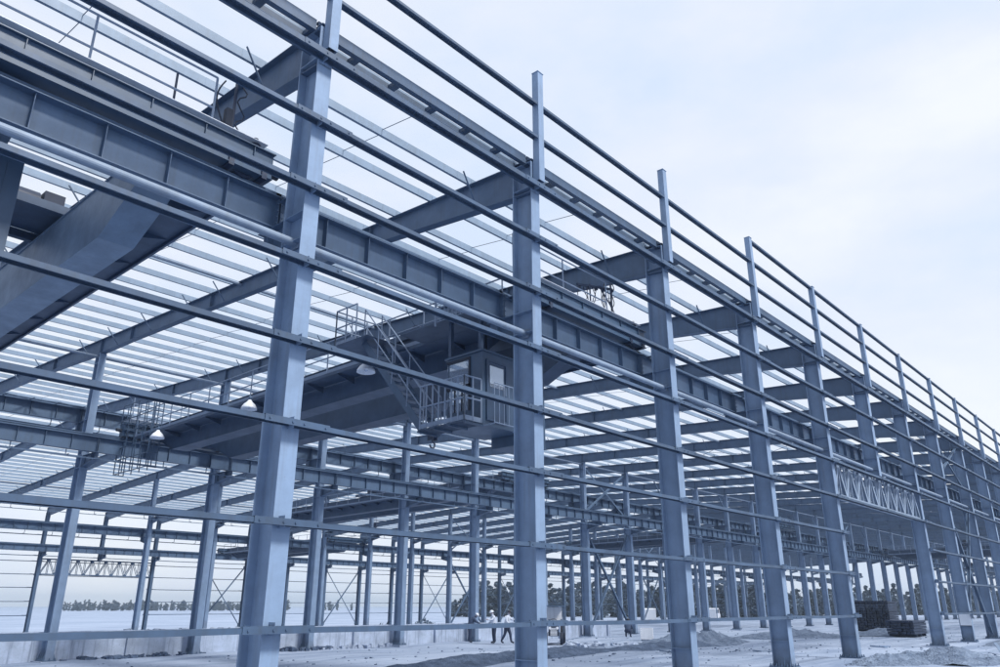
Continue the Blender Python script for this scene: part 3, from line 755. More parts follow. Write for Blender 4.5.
        for zz in (cz0+0.02, cz0+0.6, cz0+1.1, z(8.9), z(9.45), cz1):
            m.tube([(cx0, cy0, zz), (cx0, cy1, zz), (cx1, cy1, zz)], 0.02, 6); m.tube([(cx0, cy0, zz), (cx1, cy0, zz)], 0.02, 6)
        m.build('maintenance_cage', 'crane_light', C)
    return C

RT = ZA+0.63+0.125; RB = ztop('Bn')+0.63+0.125
c2 = crane(9.65, YRA, YRB, RT, RB, 'dark double girder bridge crane with glazed operator cab and stair, behind the second near column', True, bar=True)
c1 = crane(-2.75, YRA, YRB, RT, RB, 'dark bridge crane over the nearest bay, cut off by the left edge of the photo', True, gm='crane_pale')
c3 = crane(36.5, YB+1.4, YC-0.85, ztop('Bf')+0.755, ztop('Cn')+0.755, 'distant bridge crane spanning the middle aisle beyond the second row of columns', False, True, False)
c4 = crane(46.0, YC+1.45, YD-0.9, ztop('Cf')+0.755, ztop('D')+0.755, 'farthest low bridge crane in the back aisle, seen small above the concrete wall', False, True, False)

c6 = crane(84.0, YB+1.4, YC-0.85, ztop('Bf')+0.755, ztop('Cn')+0.755, 'far bridge crane of the middle aisle, seen small between the third and fourth near columns', False, True, False)
c7 = crane(112.0, YRA, YRB, RT, RB, 'very distant bridge crane at the deep end of the near aisle', False, True, False)
# pendant lamps below the walkway edge of the middle crane
def lamp(loc, label):
    L = empty('pendant_lamp', loc, 0, label, 'lamp', 'bell lamps under the crane walkway')
    m = MB(); m.lathe((0, 0, 0), [(0.05, 0.16), (0.07, 0.12), (0.10, 0.08), (0.19, 0.0), (0.255, -0.10), (0.27, -0.17), (0.262, -0.17), (0.245, -0.10), (0.18, -0.005), (0.09, 0.07), (0.0005, 0.09)], 28)
    m.build('lamp_shade', 'white', L, True)
    m = MB(); m.lathe((0, 0, 0), [(0.0005, 0.30), (0.045, 0.29), (0.055, 0.26), (0.055, 0.155), (0.0005, 0.155)], 16); m.build('lamp_housing', 'beam', L, True)
    m = MB(); m.tube([(0, 0, 0.28), (0, 0, 0.42), (0.16, 0, 0.42)], 0.014, 6); m.build('lamp_stem', 'beam', L)
    m = MB(); m.lathe((0, 0, -0.05), [(0.0005, -0.10), (0.05, -0.07), (0.06, -0.02), (0.03, 0.05), (0.02, 0.1)], 14); m.build('bulb', 'glass', L, True)
    return L
for y, lb in ((19.9, 'white bell lamp nearest the maintenance cage, leftmost of three under the crane'), (13.3, 'white bell lamp just left of the nearest full column, middle of three'), (7.1, 'white bell lamp right of the nearest full column, closest to the crane stair')):
    zz = 8.60-0.30*(y-1.1)/22
    lamp((7.08, y, zz-0.26), lb)
# ================================================================== ground and surroundings
def hill(x, y):
    return 0.05*math.sin(x*0.31+y*0.17)+0.03*math.sin(x*0.9-y*0.7)
def make_ground():
    vs = []; fs = []
    gx = [-1500, -800, -400, -150, -60, -30]+[-20+i*1.0 for i in range(0, 110)]+[92+i*3 for i in range(1, 30)]+[220, 300, 450, 700, 1200, 1700]
    gy = [-1200, -700, -300, -120, -60, -35]+[-24+i*1.0 for i in range(0, 74)]+[50+i*3 for i in range(1, 25)]+[160, 250, 400, 700, 1200, 1700]
    for y in gy:
        for x in gx:
            near = max(0, 1-max(abs(x-30)/75, abs(y-12)/55))
            h = gz(y)+hill(x, y)*min(1, near*3)*(0.5 if y < 3 else 1)-0.03
            vs.append((x, y, h))
    nx = len(gx)
    for j in range(len(gy)-1):
        for i in range(nx-1): fs.append((j*nx+i, j*nx+i+1, (j+1)*nx+i+1, (j+1)*nx+i))
    m = MB(); m.add(vs, fs); o = m.build('ground', 'ground', None, True); tag(o, kind='structure')
make_ground()

def noise2(x, y, s=0):
    return (math.sin(x*1.7+s)+math.sin(y*2.1-s*1.3)+math.sin((x+y)*3.3+s*0.7)*0.6+math.sin((x-y)*5.1+s)*0.35+math.sin(x*9.3+y*7.7+s)*0.18)/3.1
def heap(name, cx, cy, rx, ry, h, mat, label, rot=0, seed=0, cat='soil heap', group=None, n=46, pow_=1.5):
    vs = []; fs = []; g = gz(cy)-0.12
    rnd = random.Random(seed)
    for j in range(n+1):
        for i in range(n+1):
            u, v = -1+2*i/n, -1+2*j/n
            r = math.hypot(u, v)*(1+0.22*noise2(u*2.2, v*2.2, seed))
            e = max(0, 1-r)**pow_*1.25
            e = e/(0.55+e*0.75); z = h*e*(1+0.55*noise2(u*4, v*4, seed+2)+0.3*noise2(u*9+3, v*8, seed+5))+h*0.14*noise2(u*21, v*19, seed)*min(1, e*3)+0.03*rnd.random()*min(1, e*4)
            if r > 0.98: z = -0.15
            x = u*rx; y = v*ry
            vs.append((x*math.cos(rot)-y*math.sin(rot), x*math.sin(rot)+y*math.cos(rot), z+0.08))
    for j in range(n):
        for i in range(n): a = j*(n+1)+i; fs.append((a, a+1, a+n+2, a+n+1))
    m = MB(); m.add(vs, fs); o = m.build(name, mat, None, True, (cx, cy, g)); tag(o, label, cat, group); return o
heap('soil_heap', 26.3, -2.3, 3.6, 2.3, 0.40, 'heap', 'lumpy grey soil heap in front of the door opening, lower right of the frame', 0.2, 1)
heap('soil_heap', 23.0, -1.4, 2.4, 1.3, 0.30, 'heap', 'low soil spill left of the lumpy heap at the foot of a near column', -0.1, 2)
heap('soil_bank', 18.0, 10.4, 9.0, 1.5, 0.34, 'heap_dark', 'long low dark bank of soil across the pale floor between the two nearest full columns', 0.12, 3, 'soil bank')
heap('soil_bank', 29.5, 11.0, 6.0, 1.2, 0.26, 'heap_dark', 'shorter dark soil bank continuing right behind the third near column', -0.05, 4, 'soil bank')
heap('soil_heap', 35.5, 12.3, 5.5, 3.0, 0.55, 'heap', 'broad grey spoil heap inside the frame behind the third and fourth near columns', 0.25, 5)
heap('soil_heap', 45.5, 11.0, 5.5, 3.0, 0.50, 'heap', 'grey spoil heap further in, seen just left of the door opening', -0.2, 6)
heap('soil_heap', 58.0, 8.5, 7.0, 2.6, 0.40, 'heap', 'low rough spoil heap deep inside the door opening', 0.1, 8)
heap('soil_heap', 38.3, 37.0, 4.6, 2.6, 0.85, 'heap_pale', 'pale mound of spoil beyond the concrete wall behind the middle columns', 0, 7)
heap('soil_heap', 43.0, -1.6, 5.0, 1.2, 0.22, 'heap', 'thin soil spill along the far near-side column feet at the right edge', 0.05, 9)

# concrete dwarf wall between the columns of row B
W = empty('concrete_wall', (0, YB+0.9, gz(YB)), 0, 'low stained concrete wall with pilasters running behind the second row of columns', 'wall')
m = MB(); m.box(-14, 45.5, 0, 0.22, -0.1, 0.98); m.box(-14, 45.5, -0.03, 0.25, 0.981, 1.03)
m.build('wall_panel', 'concrete', W)
for i in range(20):
    m = MB(); x = -12+i*3.0+0.4; m.box(x, x+0.35, -0.14, -0.001, -0.1, 0.975); m.build('pilaster', 'concrete', W)
# rubble lying along the wall foot and on top
rnd = random.Random(5)
def rubble(cx, cy, n, sx, sy, label, zb):
    m = MB()
    for k in range(n):
        x = rnd.gauss(0, sx); y = rnd.gauss(0, sy); s = rnd.uniform(0.05, 0.2)
        q = [(x+a*s*rnd.uniform(.5, 1), y+b_*s*rnd.uniform(.5, 1), c*s*rnd.uniform(.4, 1)) for a, b_, c in ((-1, -1, 0), (1, -1, 0), (1, 1, 0), (-1, 1, 0), (-1, -1, 1.1), (1, -1, 1.1), (1, 1, 1.1), (-1, 1, 1.1))]
        m.hexa(q)
    o = m.build('rubble_pile', 'heap_dark' if n % 2 else 'concrete', None, False, (cx, cy, zb)); tag(o, label, 'rubble', 'rubble along the concrete wall', 'stuff')
rubble(9.3, 24.5, 71, 1.3, 0.25, 'dark broken rubble at the foot of the wall right of the leftmost column', -0.36)
rubble(17.6, 24.4, 51, 0.8, 0.25, 'small heap of broken blocks at the wall foot between two middle columns', -0.36)
rubble(21.0, 24.3, 60, 1.0, 0.25, 'pale broken blocks at the wall foot behind the nearest full column', -0.36)
rubble(12.0, 26.6, 90, 2.4, 0.5, 'grey debris lying beyond the wall on the left', 0.55)
rubble(29, 14.6, 40, 1.5, 0.6, 'scattered pale blocks on the floor near the small tractor', -0.2)

# loose stones and clods over the whole floor
def stones():
    m = MB(); r = random.Random(77)
    for k in range(1900):
        if k % 3: x = r.uniform(4, 60); y = r.uniform(-4, 22)
        else: x = r.gauss(24, 9); y = r.gauss(5, 6)
        if abs(x) < 3 and y < 3: continue
        q = r.choice((0.012, 0.016, 0.02, 0.03, 0.05))*r.uniform(0.5, 1.2); z = gz(y)+hill(x, y)*(0.5 if y < 3 else 1)-0.04
        p = [(x+a*q*r.uniform(.6, 1.2), y+b_*q*r.uniform(.6, 1.2), z+c_*q*r.uniform(.5, 1.1)) for a, b_, c_ in ((-1, -1, 0), (1, -1, 0), (1, 1, 0), (-1, 1, 0), (-.7, -.7, 1.2), (.7, -.7, 1.2), (.7, .7, 1.2), (-.7, .7, 1.2))]
        m.hexa(p)
    o = m.build('loose_stones', 'heap', None); tag(o, 'small loose stones and clods scattered over the pale site floor', 'stones', None, 'stuff')
stones()
# far bushes: patches of weeds behind the wall
def bush(cx, cy, s, label, seed):
    r = random.Random(seed); m = MB()
    for k in range(260):
        a = r.uniform(0, 6.28); e = math.sqrt(r.random()); x = s*1.6*e*math.cos(a); y = s*1.1*e*math.sin(a); z = s*1.0*(1-e*e)*r.uniform(0.1, 1)
        q = s*r.uniform(0.07, 0.16); n1 = V((r.gauss(0, 1), r.gauss(0, 1), r.gauss(0, 1))).normalized(); n2 = n1.orthogonal().normalized(); c = V((x, y, z)); n3 = n1.cross(n2)
        m.add([c-n2*q, c+n3*q*0.6, c+n2*q, c-n3*q*0.6], [(0, 1, 2, 3)])
    o = m.build('bush', 'leaf', None, False, (cx, cy, gz(cy)-0.05)); tag(o, label, 'bush', 'weeds behind the wall')
bush(14.4, 30, 1.0, 'small dark weed clump above the wall left of a far column', 1)
bush(17.6, 31, 1.1, 'round dark weed clump over the wall near the paired far columns', 2)
bush(30.5, 33, 1.2, 'dark weed clump showing above the wall behind the nearest full column', 3)
bush(42.5, 42, 1.3, 'dark weed clump right of the pale spoil mound', 4)

# ------------------------------------------------------------------ trees
def tree_proto(kind, seed, H):
    r = random.Random(seed); T = empty('tree', (0, 0, 0))
    m = MB(); n = 7; rings = 6; vs = []; fs = []
    for i in range(rings):
        f = i/(rings-1); rad = H*0.022*(1-f*0.85); cx = 0.02*H*math.sin(f*3+seed)
        for k in range(n): a = 2*math.pi*k/n; vs.append((cx+rad*math.cos(a), rad*math.sin(a), f*H*0.85-0.2))
    for i in range(rings-1):
        for k in range(n): fs.append((i*n+k, i*n+(k+1) % n, (i+1)*n+(k+1) % n, (i+1)*n+k))
    m.add(vs, fs)
    for k in range(7):
        f = r.uniform(0.25, 0.7); a = r.uniform(0, 6.28); L = H*r.uniform(0.12, 0.26)
        m.tube([(0, 0, f*H), (L*0.6*math.cos(a), L*0.6*math.sin(a), f*H+L*0.5), (L*math.cos(a), L*math.sin(a), f*H+L*0.9)], H*0.006, 5)
    m.build('trunk', 'bark', T)
    m = MB()
    lobes = []
    for k in range(15):
        f = k/15+r.uniform(0.0, 0.05)
        wid = (0.16 if kind == 'poplar' else 0.30)*H*(math.sin(math.pi*min(1, f*0.82+0.12))**0.7)
        a = r.uniform(0, 6.28); d = wid*r.uniform(0.2, 0.8)
        lobes.append((V((d*math.cos(a), d*math.sin(a), f*H)), wid*r.uniform(0.35, 0.62)))
    for c, rad in lobes:
        for k in range(170):
            n1 = V((r.gauss(0, 1), r.gauss(0, 1), r.gauss(0, 1))).normalized(); p = c+n1*rad*(r.random()**0.45)*V((1, 1, 1.25)).length/1.8
            nn = V((r.gauss(0, 1), r.gauss(0, 1), r.gauss(0, 1))).normalized(); n2 = nn.orthogonal().normalized(); n3 = nn.cross(n2); q = H*r.uniform(0.018, 0.042)
            m.add([p-n2*q, p+n3*q*0.7, p+n2*q, p-n3*q*0.7], [(0, 1, 2, 3)])
    m.build('crown', 'leaf', T)
    return T
protos = [tree_proto('poplar', 11, 10), tree_proto('round', 12, 9), tree_proto('poplar', 13, 9), tree_proto('round', 14, 8)]
used = [False]*4
def dirn(u):      # ground direction seen in photo column u
    f = 767.5; yaw = 0.725003
    a = yaw-math.atan((u-500)/(f*1.06)); return V((math.cos(a), math.sin(a)))
CAMXY = V((-6.28856, -9.92183))
def put_tree(u, dist, sc, label, group):
    k = rnd.randrange(4); P = CAMXY+dirn(u)*dist
    base = -1.05 if P.y > 80 else gz(P.y)
    if not used[k]: T = protos[k]; used[k] = True
    else: T = copy_tree(protos[k])
    T.location = (P.x, P.y, base-0.1); T.rotation_euler = (0, 0, rnd.uniform(0, 6.28)); T.scale = (sc*rnd.uniform(1.2, 1.7),)*2+(sc,)
    tag(T, label, 'tree', group)
u = 58.0
while u < 292:
    put_tree(u+rnd.uniform(-2, 2), rnd.uniform(480, 560), rnd.uniform(0.42, 0.66), 'tiny dark tree in the horizon row at far left, one of many alike', 'far horizon trees'); u += rnd.uniform(1.6, 3.0)
for u in (318, 322, 326, 331, 338, 352, 368): put_tree(u, 520, rnd.uniform(0.45, 0.7), 'tiny dark tree in the horizon row at far left, one of many alike', 'far horizon trees')
u = 452.0
while u < 1010:
    d = 230 if u < 560 else rnd.uniform(215, 265)
    edge = 0.55 if u < 462 else (0.75 if u < 472 else 1.0)
    put_tree(u+rnd.uniform(-2, 2), d+(45 if u > 760 else 0)+rnd.uniform(-12, 12), rnd.uniform(0.7, 1.05)*edge, 'dark bushy tree in the close belt behind the building, one of many alike', 'tree belt behind the building'); u += rnd.uniform(2.6, 5.2)

# ------------------------------------------------------------------ small things on the site
# small three wheeled site tractor with a canopy frame, seen from the front
def tractor():
    T = empty('small_tractor', (29.6, 17.9, gz(18)-0.02), R(-142), 'small dark tractor with canopy frame parked right of the second near column', 'tractor')
    m = MB()
    m.hexa([(0.1, -0.26, 0.45), (1.25, -0.22, 0.45), (1.25, 0.22, 0.45), (0.1, 0.26, 0.45), (0.1, -0.28, 0.98), (1.2, -0.22, 0.92), (1.2, 0.22, 0.92), (0.1, 0.28, 0.98)])
    m.box(-0.75, 0.1, -0.3, 0.3, 0.42, 0.62); m.build('body', 'dark', T)
    m = MB()
    for k in range(6): m.box(1.252, 1.27, -0.18, 0.18, 0.5+k*0.065, 0.535+k*0.065)
    m.build('grille', 'white', T)
    m = MB(); m.box(-0.62, -0.2, -0.25, 0.25, 0.63, 0.72); m.box(-0.68, -0.6, -0.25, 0.25, 0.72, 1.15); m.build('seat', 'rubber', T)
    m = MB(); m.tube([(0.1, 0, 0.95), (-0.05, 0, 1.2)], 0.02, 6)
    pts = [(-0.05+0.06*math.cos(a*math.pi/6)*0.3, 0.19*math.cos(a*math.pi/6), 1.2+0.19*math.sin(a*math.pi/6)*0.5) for a in range(13)]; m.tube(pts, 0.016, 6); m.build('steering_wheel', 'rubber', T)
    for s in (-1, 1):
        m = MB(); m.lathe((-0.45, s*0.52, 0.5), [(0.25, -0.13), (0.46, -0.13), (0.52, -0.09), (0.52, 0.09), (0.46, 0.13), (0.25, 0.13), (0.25, -0.13)], 28, 'y'); w = m.build('wheel', 'rubber', T)
        m = MB(); m.cyl((-0.45, s*0.52, 0.5), 0.255, 0.16, 20, 'y'); m.build('rim', 'white', w)
        m = MB(); m.lathe((0.95, s*0.42, 0.32), [(0.15, -0.09), (0.29, -0.09), (0.32, -0.06), (0.32, 0.06), (0.29, 0.09), (0.15, 0.09), (0.15, -0.09)], 24, 'y'); w = m.build('wheel', 'rubber', T)
        m = MB(); m.cyl((0.95, s*0.42, 0.32), 0.152, 0.1, 18, 'y'); m.build('rim', 'white', w)
        m = MB(); m.cyl((1.27, s*0.2, 0.86), 0.07, 0.05, 14, 'x'); m.build('headlight', 'white', T)
    m = MB()
    for x, y in ((-0.8, -0.55), (-0.8, 0.55), (0.35, -0.55), (0.35, 0.55)): m.tube([(x, y, 0.6), (x, y, 1.95)], 0.028, 8)
    m.box(-0.86, 0.42, -0.62, 0.62, 1.95, 2.0); m.build('canopy', 'beam', T)
    m = MB(); m.box(-0.83, -0.815, -0.5, 0.5, 1.05, 1.92); m.build('rear_screen', 'white', T)
    return T
tractor()
# water tub / pallet crate beside column
def crate(loc, rz, label, w=0.9, d=0.7, h=0.75):
    T = empty('crate', loc, rz, label, 'crate')
    m = MB()
    for k in range(5):
        z = 0.14+k*(h-0.14)/5
        for y in (-d/2, d/2-0.02): m.box(-w/2, w/2, y, y+0.02, z, z+(h-0.14)/5-0.02)
        for x in (-w/2-0.021, w/2+0.001): m.box(x, x+0.02, -d/2, d/2, z, z+(h-0.14)/5-0.02)
    m.build('slats', 'white', T)
    m = MB(); m.box(-w/2+0.01, w/2-0.01, -d/2+0.03, d/2-0.03, 0.10, 0.13)
    for y in (-d/2+0.05, 0, d/2-0.1): m.box(-w/2, w/2, y, y+0.07, 0.0, 0.099)
    m.build('pallet_base', 'wood', T)
crate((35.2, 15.4, gz(15.4)-0.02), 0.5, 'pale slatted crate standing on the floor left of the third near column')
# dark stacked timber deep inside the door opening
def stack(loc, rz, nx, nz, L, label):
    m = MB(); r = random.Random(9)
    for k in range(nz):
        for i in range(nx):
            o = r.uniform(-0.12, 0.12)
            m.box(-L/2+o, L/2+o, i*0.24, i*0.24+0.21, 0.1+k*0.17, 0.1+k*0.17+0.14)
        if k % 4 == 0:
            for x in (-L*0.35, 0, L*0.35): m.box(x, x+0.1, 0, nx*0.24, 0.1+k*0.17-0.028, 0.1+k*0.17-0.002)
    for x in (-L*0.35, 0, L*0.35): m.box(x, x+0.12, 0, nx*0.24, -0.05, 0.07)
    o = m.build('timber_stack', 'dark', None, False, loc); o.rotation_euler = (0, 0, rz); tag(o, label, 'timber stack')
stack((66, 10.5, gz(10)), 0.15, 12, 13, 5.5, 'tall dark stack of timber inside the door opening beside its right jamb')
stack((52.5, 5.2, gz(5)), 0.0, 7, 5, 3.0, 'low dark stack of timber between the two columns right of the door opening')
# board tied to a column by the right jamb
m = MB(); m.box(-0.05, -0.03, 0.0, 0.52, 0.80, 1.36)
for z in (0.9, 1.26): m.box(-0.029, 0.0, 0.02, 0.5, z-0.02, z+0.02)
o = m.build('blank_board', 'white', None, False, (42.0, 0, 0)); tag(o, 'small pale blank board fixed low on the column just right of the door', 'board')
m = MB(); m.bar((0, 0, 0.05), (1.7, 0.5, 0.33), 0.12, 0.03); o = m.build('plank', 'wood', None, False, (30.6, -3.2, 0.0)); tag(o, 'single short plank lying tilted on the pale ground near the right jamb', 'plank')
m = MB(); m.bar((0, 0, 0.05), (1.6, -0.7, 0.30), 0.10, 0.03); o = m.build('plank', 'wood', None, False, (30.9, 18.6, gz(18))); tag(o, 'short plank leaning on blocks behind the tractor', 'plank')
for k, (px, py, L_, rz_, lb) in enumerate(((20.5, 5.2, 1.3, 0.4, 'short timber offcut lying on the floor just inside the second near bay'), (27.0, 4.4, 1.9, -0.5, 'long thin timber offcut on the floor between the third and fourth near columns'), (33.5, 2.2, 1.1, 0.9, 'small timber offcut near the foot of the door jamb column'), (24.5, 7.9, 0.9, 1.3, 'stubby timber offcut beside the dark soil bank'))):
    m = MB(); m.box(-L_/2, L_/2, -0.06, 0.06, 0.0, 0.05); m.box(-L_/2+0.1, -L_/2+0.16, -0.3, 0.25, 0.051, 0.09); o = m.build('timber_offcut', 'wood', None, False, (px, py, gz(py)+0.0)); o.rotation_euler = (0.03, -0.02, rz_); tag(o, lb, 'timber')
# white van far behind
def van(u, d, label, rz):
    P = CAMXY+dirn(u)*d; T = empty('parked_van', (P.x, P.y, gz(P.y)), rz, label, 'van')
    m = MB(); pr = [(-2.4, 0.45), (-2.4, 2.0), (-2.2, 2.15), (1.2, 2.15), (1.9, 1.3), (2.4, 1.1), (2.4, 0.45)]
    vs = [(x, -0.95, z) for x, z in pr]+[(x, 0.95, z) for x, z in pr]; n = len(pr)
    m.add(vs, [tuple(range(n)), tuple(range(2*n-1, n-1, -1))]+[(i, (i+1) % n, n+(i+1) % n, n+i) for i in range(n)]); m.build('body', 'white', T)
    for x0, x1 in ((-2.0, -1.1), (-0.9, 0.0), (0.2, 1.1)):
        for s in (-1, 1): m = MB(); m.box(x0, x1, s*0.952, s*0.965, 1.3, 1.9); m.build('window', 'dark', T)
    for x in (-1.5, 1.5):
        for s in (-1, 1): m = MB(); m.cyl((x, s*0.86, 0.36), 0.36, 0.22, 18, 'y'); m.build('wheel', 'rubber', T)
van(649, 135, 'white van parked far behind, in front of the tree belt, right of a middle column', 0.6)
van(712, 150, 'pale van parked farther back in the gap between two far columns', 0.3)

# ------------------------------------------------------------------ people
def person(loc, rz, J, label, shirt='shirt_light', helmet=True, sleeve=True):
    """J: joint dict overriding the standing pose; x forward, y left, z up"""
    P = dict(pel=(0, 0, .95), sp=(0, 0, 1.15), ch=(0, 0, 1.35), nk=(0, 0, 1.50), hb=(0.01, 0, 1.58), hd=(0.02, 0, 1.68),
             shl=(0, .19, 1.42), ell=(-.03, .26, 1.15), wrl=(.06, .27, .92), shr=(0, -.19, 1.42), elr=(-.03, -.26, 1.15), wrr=(.06, -.27, .92),
             hil=(0, .10, .92), knl=(.02, .12, .50), anl=(-.02, .13, .09), tol=(.16, .15, .04), hir=(0, -.10, .92), knr=(.02, -.12, .50), anr=(-.02, -.13, .09), tor=(.16, -.15, .04))
    P.update(J)
    names = list(P); idx = {k: i for i, k in enumerate(names)}
    vs = [V(P[k]) for k in names]
    E = [('pel', 'sp'), ('sp', 'ch'), ('ch', 'nk'), ('nk', 'hb'), ('hb', 'hd'), ('ch', 'shl'), ('shl', 'ell'), ('ell', 'wrl'), ('ch', 'shr'), ('shr', 'elr'), ('elr', 'wrr'),
         ('pel', 'hil'), ('hil', 'knl'), ('knl', 'anl'), ('anl', 'tol'), ('pel', 'hir'), ('hir', 'knr'), ('knr', 'anr'), ('anr', 'tor')]
    E = [(idx[a], idx[b_]) for a, b_ in E]
    rad = dict(pel=.15, sp=.135, ch=.15, nk=.06, hb=.075, hd=.098, shl=.07, ell=.045, wrl=.032, shr=.07, elr=.045, wrr=.032, hil=.10, knl=.062, anl=.045, tol=.04, hir=.10, knr=.062, anr=.045, tor=.04)
    R_ = {i: rad[k]*(1.32 if k not in ('hd', 'hb', 'nk') else 1.12) for k, i in idx.items()}
    # hands: palm plus five short fingers
    for s, w, e in (('l', 'wrl', 'ell'), ('r', 'wrr', 'elr')):
        W_ = V(P[w]); d = (W_-V(P[e])).normalized(); sd = d.cross(V((0, 0, 1))); sd = sd.normalized() if sd.length > .1 else V((0, 1, 0))
        pi = len(vs); vs.append(W_+d*.07); R_[pi] = .030; E.append((idx[w], pi))
        for q, ln in ((-1.5, .065), (-.5, .08), (.5, .075), (1.5, .055)):
            a = len(vs); vs.append(W_+d*.10+sd*q*.018); R_[a] = .010; E.append((pi, a))
            b_ = len(vs); vs.append(W_+d*(.10+ln)+sd*q*.02+V((0.02, 0, -0.01))); R_[b_] = .007; E.append((a, b_))
        a = len(vs); vs.append(W_+d*.05+sd*.045); R_[a] = .011; E.append((pi, a))
        b_ = len(vs); vs.append(W_+d*.09+sd*.062); R_[b_] = .008; E.append((a, b_))
    me = bpy.data.meshes.new('skeleton'); me.from_pydata(vs, E, []); me.update()
    o = bpy.data.objects.new('person', me); col.objects.link(o)
    sk = o.modifiers.new('s', 'SKIN'); sk.use_smooth_shade = True
    for i, v in enumerate(me.skin_vertices[0].data): v.radius = (R_[i], R_[i]); v.use_root = (i == 0)
    ss = o.modifiers.new('u', 'SUBSURF'); ss.levels = 1; ss.render_levels = 1
    dg = bpy.context.evaluated_depsgraph_get(); ev = o.evaluated_get(dg); nm = bpy.data.meshes.new_from_object(ev)
    o.modifiers.clear(); o.data = nm; nm.name = 'person'
    for k in ('skin', 'trousers', shirt, 'rubber'): nm.materials.append(M[k])
    pts = {k: V(P[k]) for k in P}
    seg = [('pel', 'sp', 2), ('sp', 'ch', 2), ('ch', 'nk', 2), ('ch', 'shl', 2), ('ch', 'shr', 2), ('shl', 'ell', 2), ('shr', 'elr', 2), ('ell', 'wrl', 2 if sleeve else 0), ('elr', 'wrr', 2 if sleeve else 0),
           ('hil', 'knl', 1), ('hir', 'knr', 1), ('knl', 'anl', 1), ('knr', 'anr', 1), ('pel', 'hil', 1), ('pel', 'hir', 1), ('anl', 'tol', 3), ('anr', 'tor', 3), ('hb', 'hd', 0)]
    hands = [V(P['wrl'])+(V(P['wrl'])-V(P['ell'])).normalized()*.09, V(P['wrr'])+(V(P['wrr'])-V(P['elr'])).normalized()*.09]
    for f in nm.polygons:
        c = V(f.center); best = (9, 0)
        for a, b_, mt in seg:
            A, B_ = pts[a], pts[b_]; t = max(0, min(1, (c-A).dot(B_-A)/max(1e-6, (B_-A).length_squared))); d = (c-(A+(B_-A)*t)).length-0.5*rad[a]
            if d < best[0]: best = (d, mt)
        mt = best[1]
        if any((c-h).length < .085 for h in hands): mt = 0
        f.material_index = mt; f.use_smooth = True
    o.location = loc; o.rotation_euler = (0, 0, rz); tag(o, label, 'person')
    hd = pts['hd']; up = (hd-pts['nk']).normalized()
    m = MB(); prof = [(0.118, 0.02), (0.117, 0.05), (0.105, 0.09), (0.075, 0.125), (0.035, 0.142), (0.0005, 0.146)]
    if helmet: prof = [(0.155, 0.028), (0.15, 0.036), (0.122, 0.04)]+prof[1:]
    m.lathe((0, 0, 0), prof, 18)
    h = m.build('hard_hat' if helmet else 'hair', 'helmet' if helmet else 'hair', o, True); h.location = hd-up*0.015; h.rotation_euler = V((0, 0, 1)).rotation_difference(up).to_euler()
    # face: nose, brow and ears
    m = MB(); f = V((1, 0, 0)); f = (f-up*f.dot(up)).normalized(); s_ = up.cross(f)
    c = hd+f*0.088-up*0.01
    m.add([c+up*0.02, c+f*0.028-up*0.018, c+s_*0.014-up*0.02, c-s_*0.014-up*0.02], [(0, 2, 1), (0, 1, 3), (1, 2, 3), (0, 3, 2)])
    for q in (-1, 1):
        e = hd+s_*q*0.094-up*0.01; m.tube([e-up*0.025, e+s_*q*0.012, e+up*0.03], 0.009, 6)
    m.build('face', 'skin', o)
    m = MB()
    for q in (-1, 1): m.lathe(hd+f*0.086+s_*q*0.032+up*0.005, [(0.0005, -0.009), (0.010, 0), (0.0005, 0.009)], 8)
    m.bar(hd+f*0.084-s_*0.024-up*0.048, hd+f*0.084+s_*0.024-up*0.048, 0.012, 0.008); m.build('eyes_and_mouth', 'hair', o)
    return o
g = gz(21)-0.02
bend = dict(sp=(.08, 0, 1.12), ch=(.20, 0, 1.28), nk=(.31, 0, 1.38), hb=(.36, 0, 1.43), hd=(.42, 0, 1.50), shl=(.20, .19, 1.33), shr=(.20, -.19, 1.33), ell=(.38, .22, 1.14), wrl=(.58, .16, 1.05), elr=(.38, -.22, 1.14), wrr=(.58, -.16, 1.05))
reach = dict(ell=(.20, .24, 1.26), wrl=(.45, .20, 1.28), sp=(.02, 0, 1.15), ch=(.06, 0, 1.35), nk=(.10, 0, 1.49), hb=(.12, 0, 1.57), hd=(.15, 0, 1.66), shl=(.06, .19, 1.41), shr=(.06, -.19, 1.41), elr=(.10, -.27, 1.16), wrr=(.30, -.24, 1.04))
stride = dict(knl=(.16, .11, .52), anl=(.22, .12, .10), tol=(.40, .13, .05), knr=(-.08, -.11, .50), anr=(-.30, -.12, .13), tor=(-.14, -.13, .04))
person((28.35, 23.1, g), R(-40), {**bend}, 'person in dark clothes and pale hard hat bending forward, leftmost of the group', 'shirt_dark')
person((28.6, 21.4, g), R(150), {**reach}, 'person in pale shirt standing close to the column, second from the left in the group', 'shirt_light')
person((28.9, 20.7, g), R(-70), {**reach, **stride}, 'person in pale shirt and dark trousers reaching forward, right of the column', 'shirt_light', False)
person((30.2, 19.3, g), R(60), {}, 'person in pale shirt half hidden behind the second near column', 'shirt_light')
crouch = dict(pel=(-.12, 0, .42), sp=(0, 0, .60), ch=(.10, 0, .78), nk=(.17, 0, .92), hb=(.21, 0, .99), hd=(.24, 0, 1.08), shl=(.10, .19, .84), shr=(.10, -.19, .84), ell=(.28, .24, .62), wrl=(.46, .16, .52), elr=(.28, -.24, .62), wrr=(.46, -.16, .52),
              hil=(-.10, .12, .40), knl=(.28, .18, .50), anl=(.02, .15, .10), tol=(.20, .17, .04), hir=(-.10, -.12, .40), knr=(.28, -.18, .50), anr=(.02, -.15, .10), tor=(.20, -.17, .04))
person((41.3, 20.6, gz(20)-0.02), R(20), crouch, 'person in dark clothes crouching at the foot of a far column', 'shirt_dark', False)

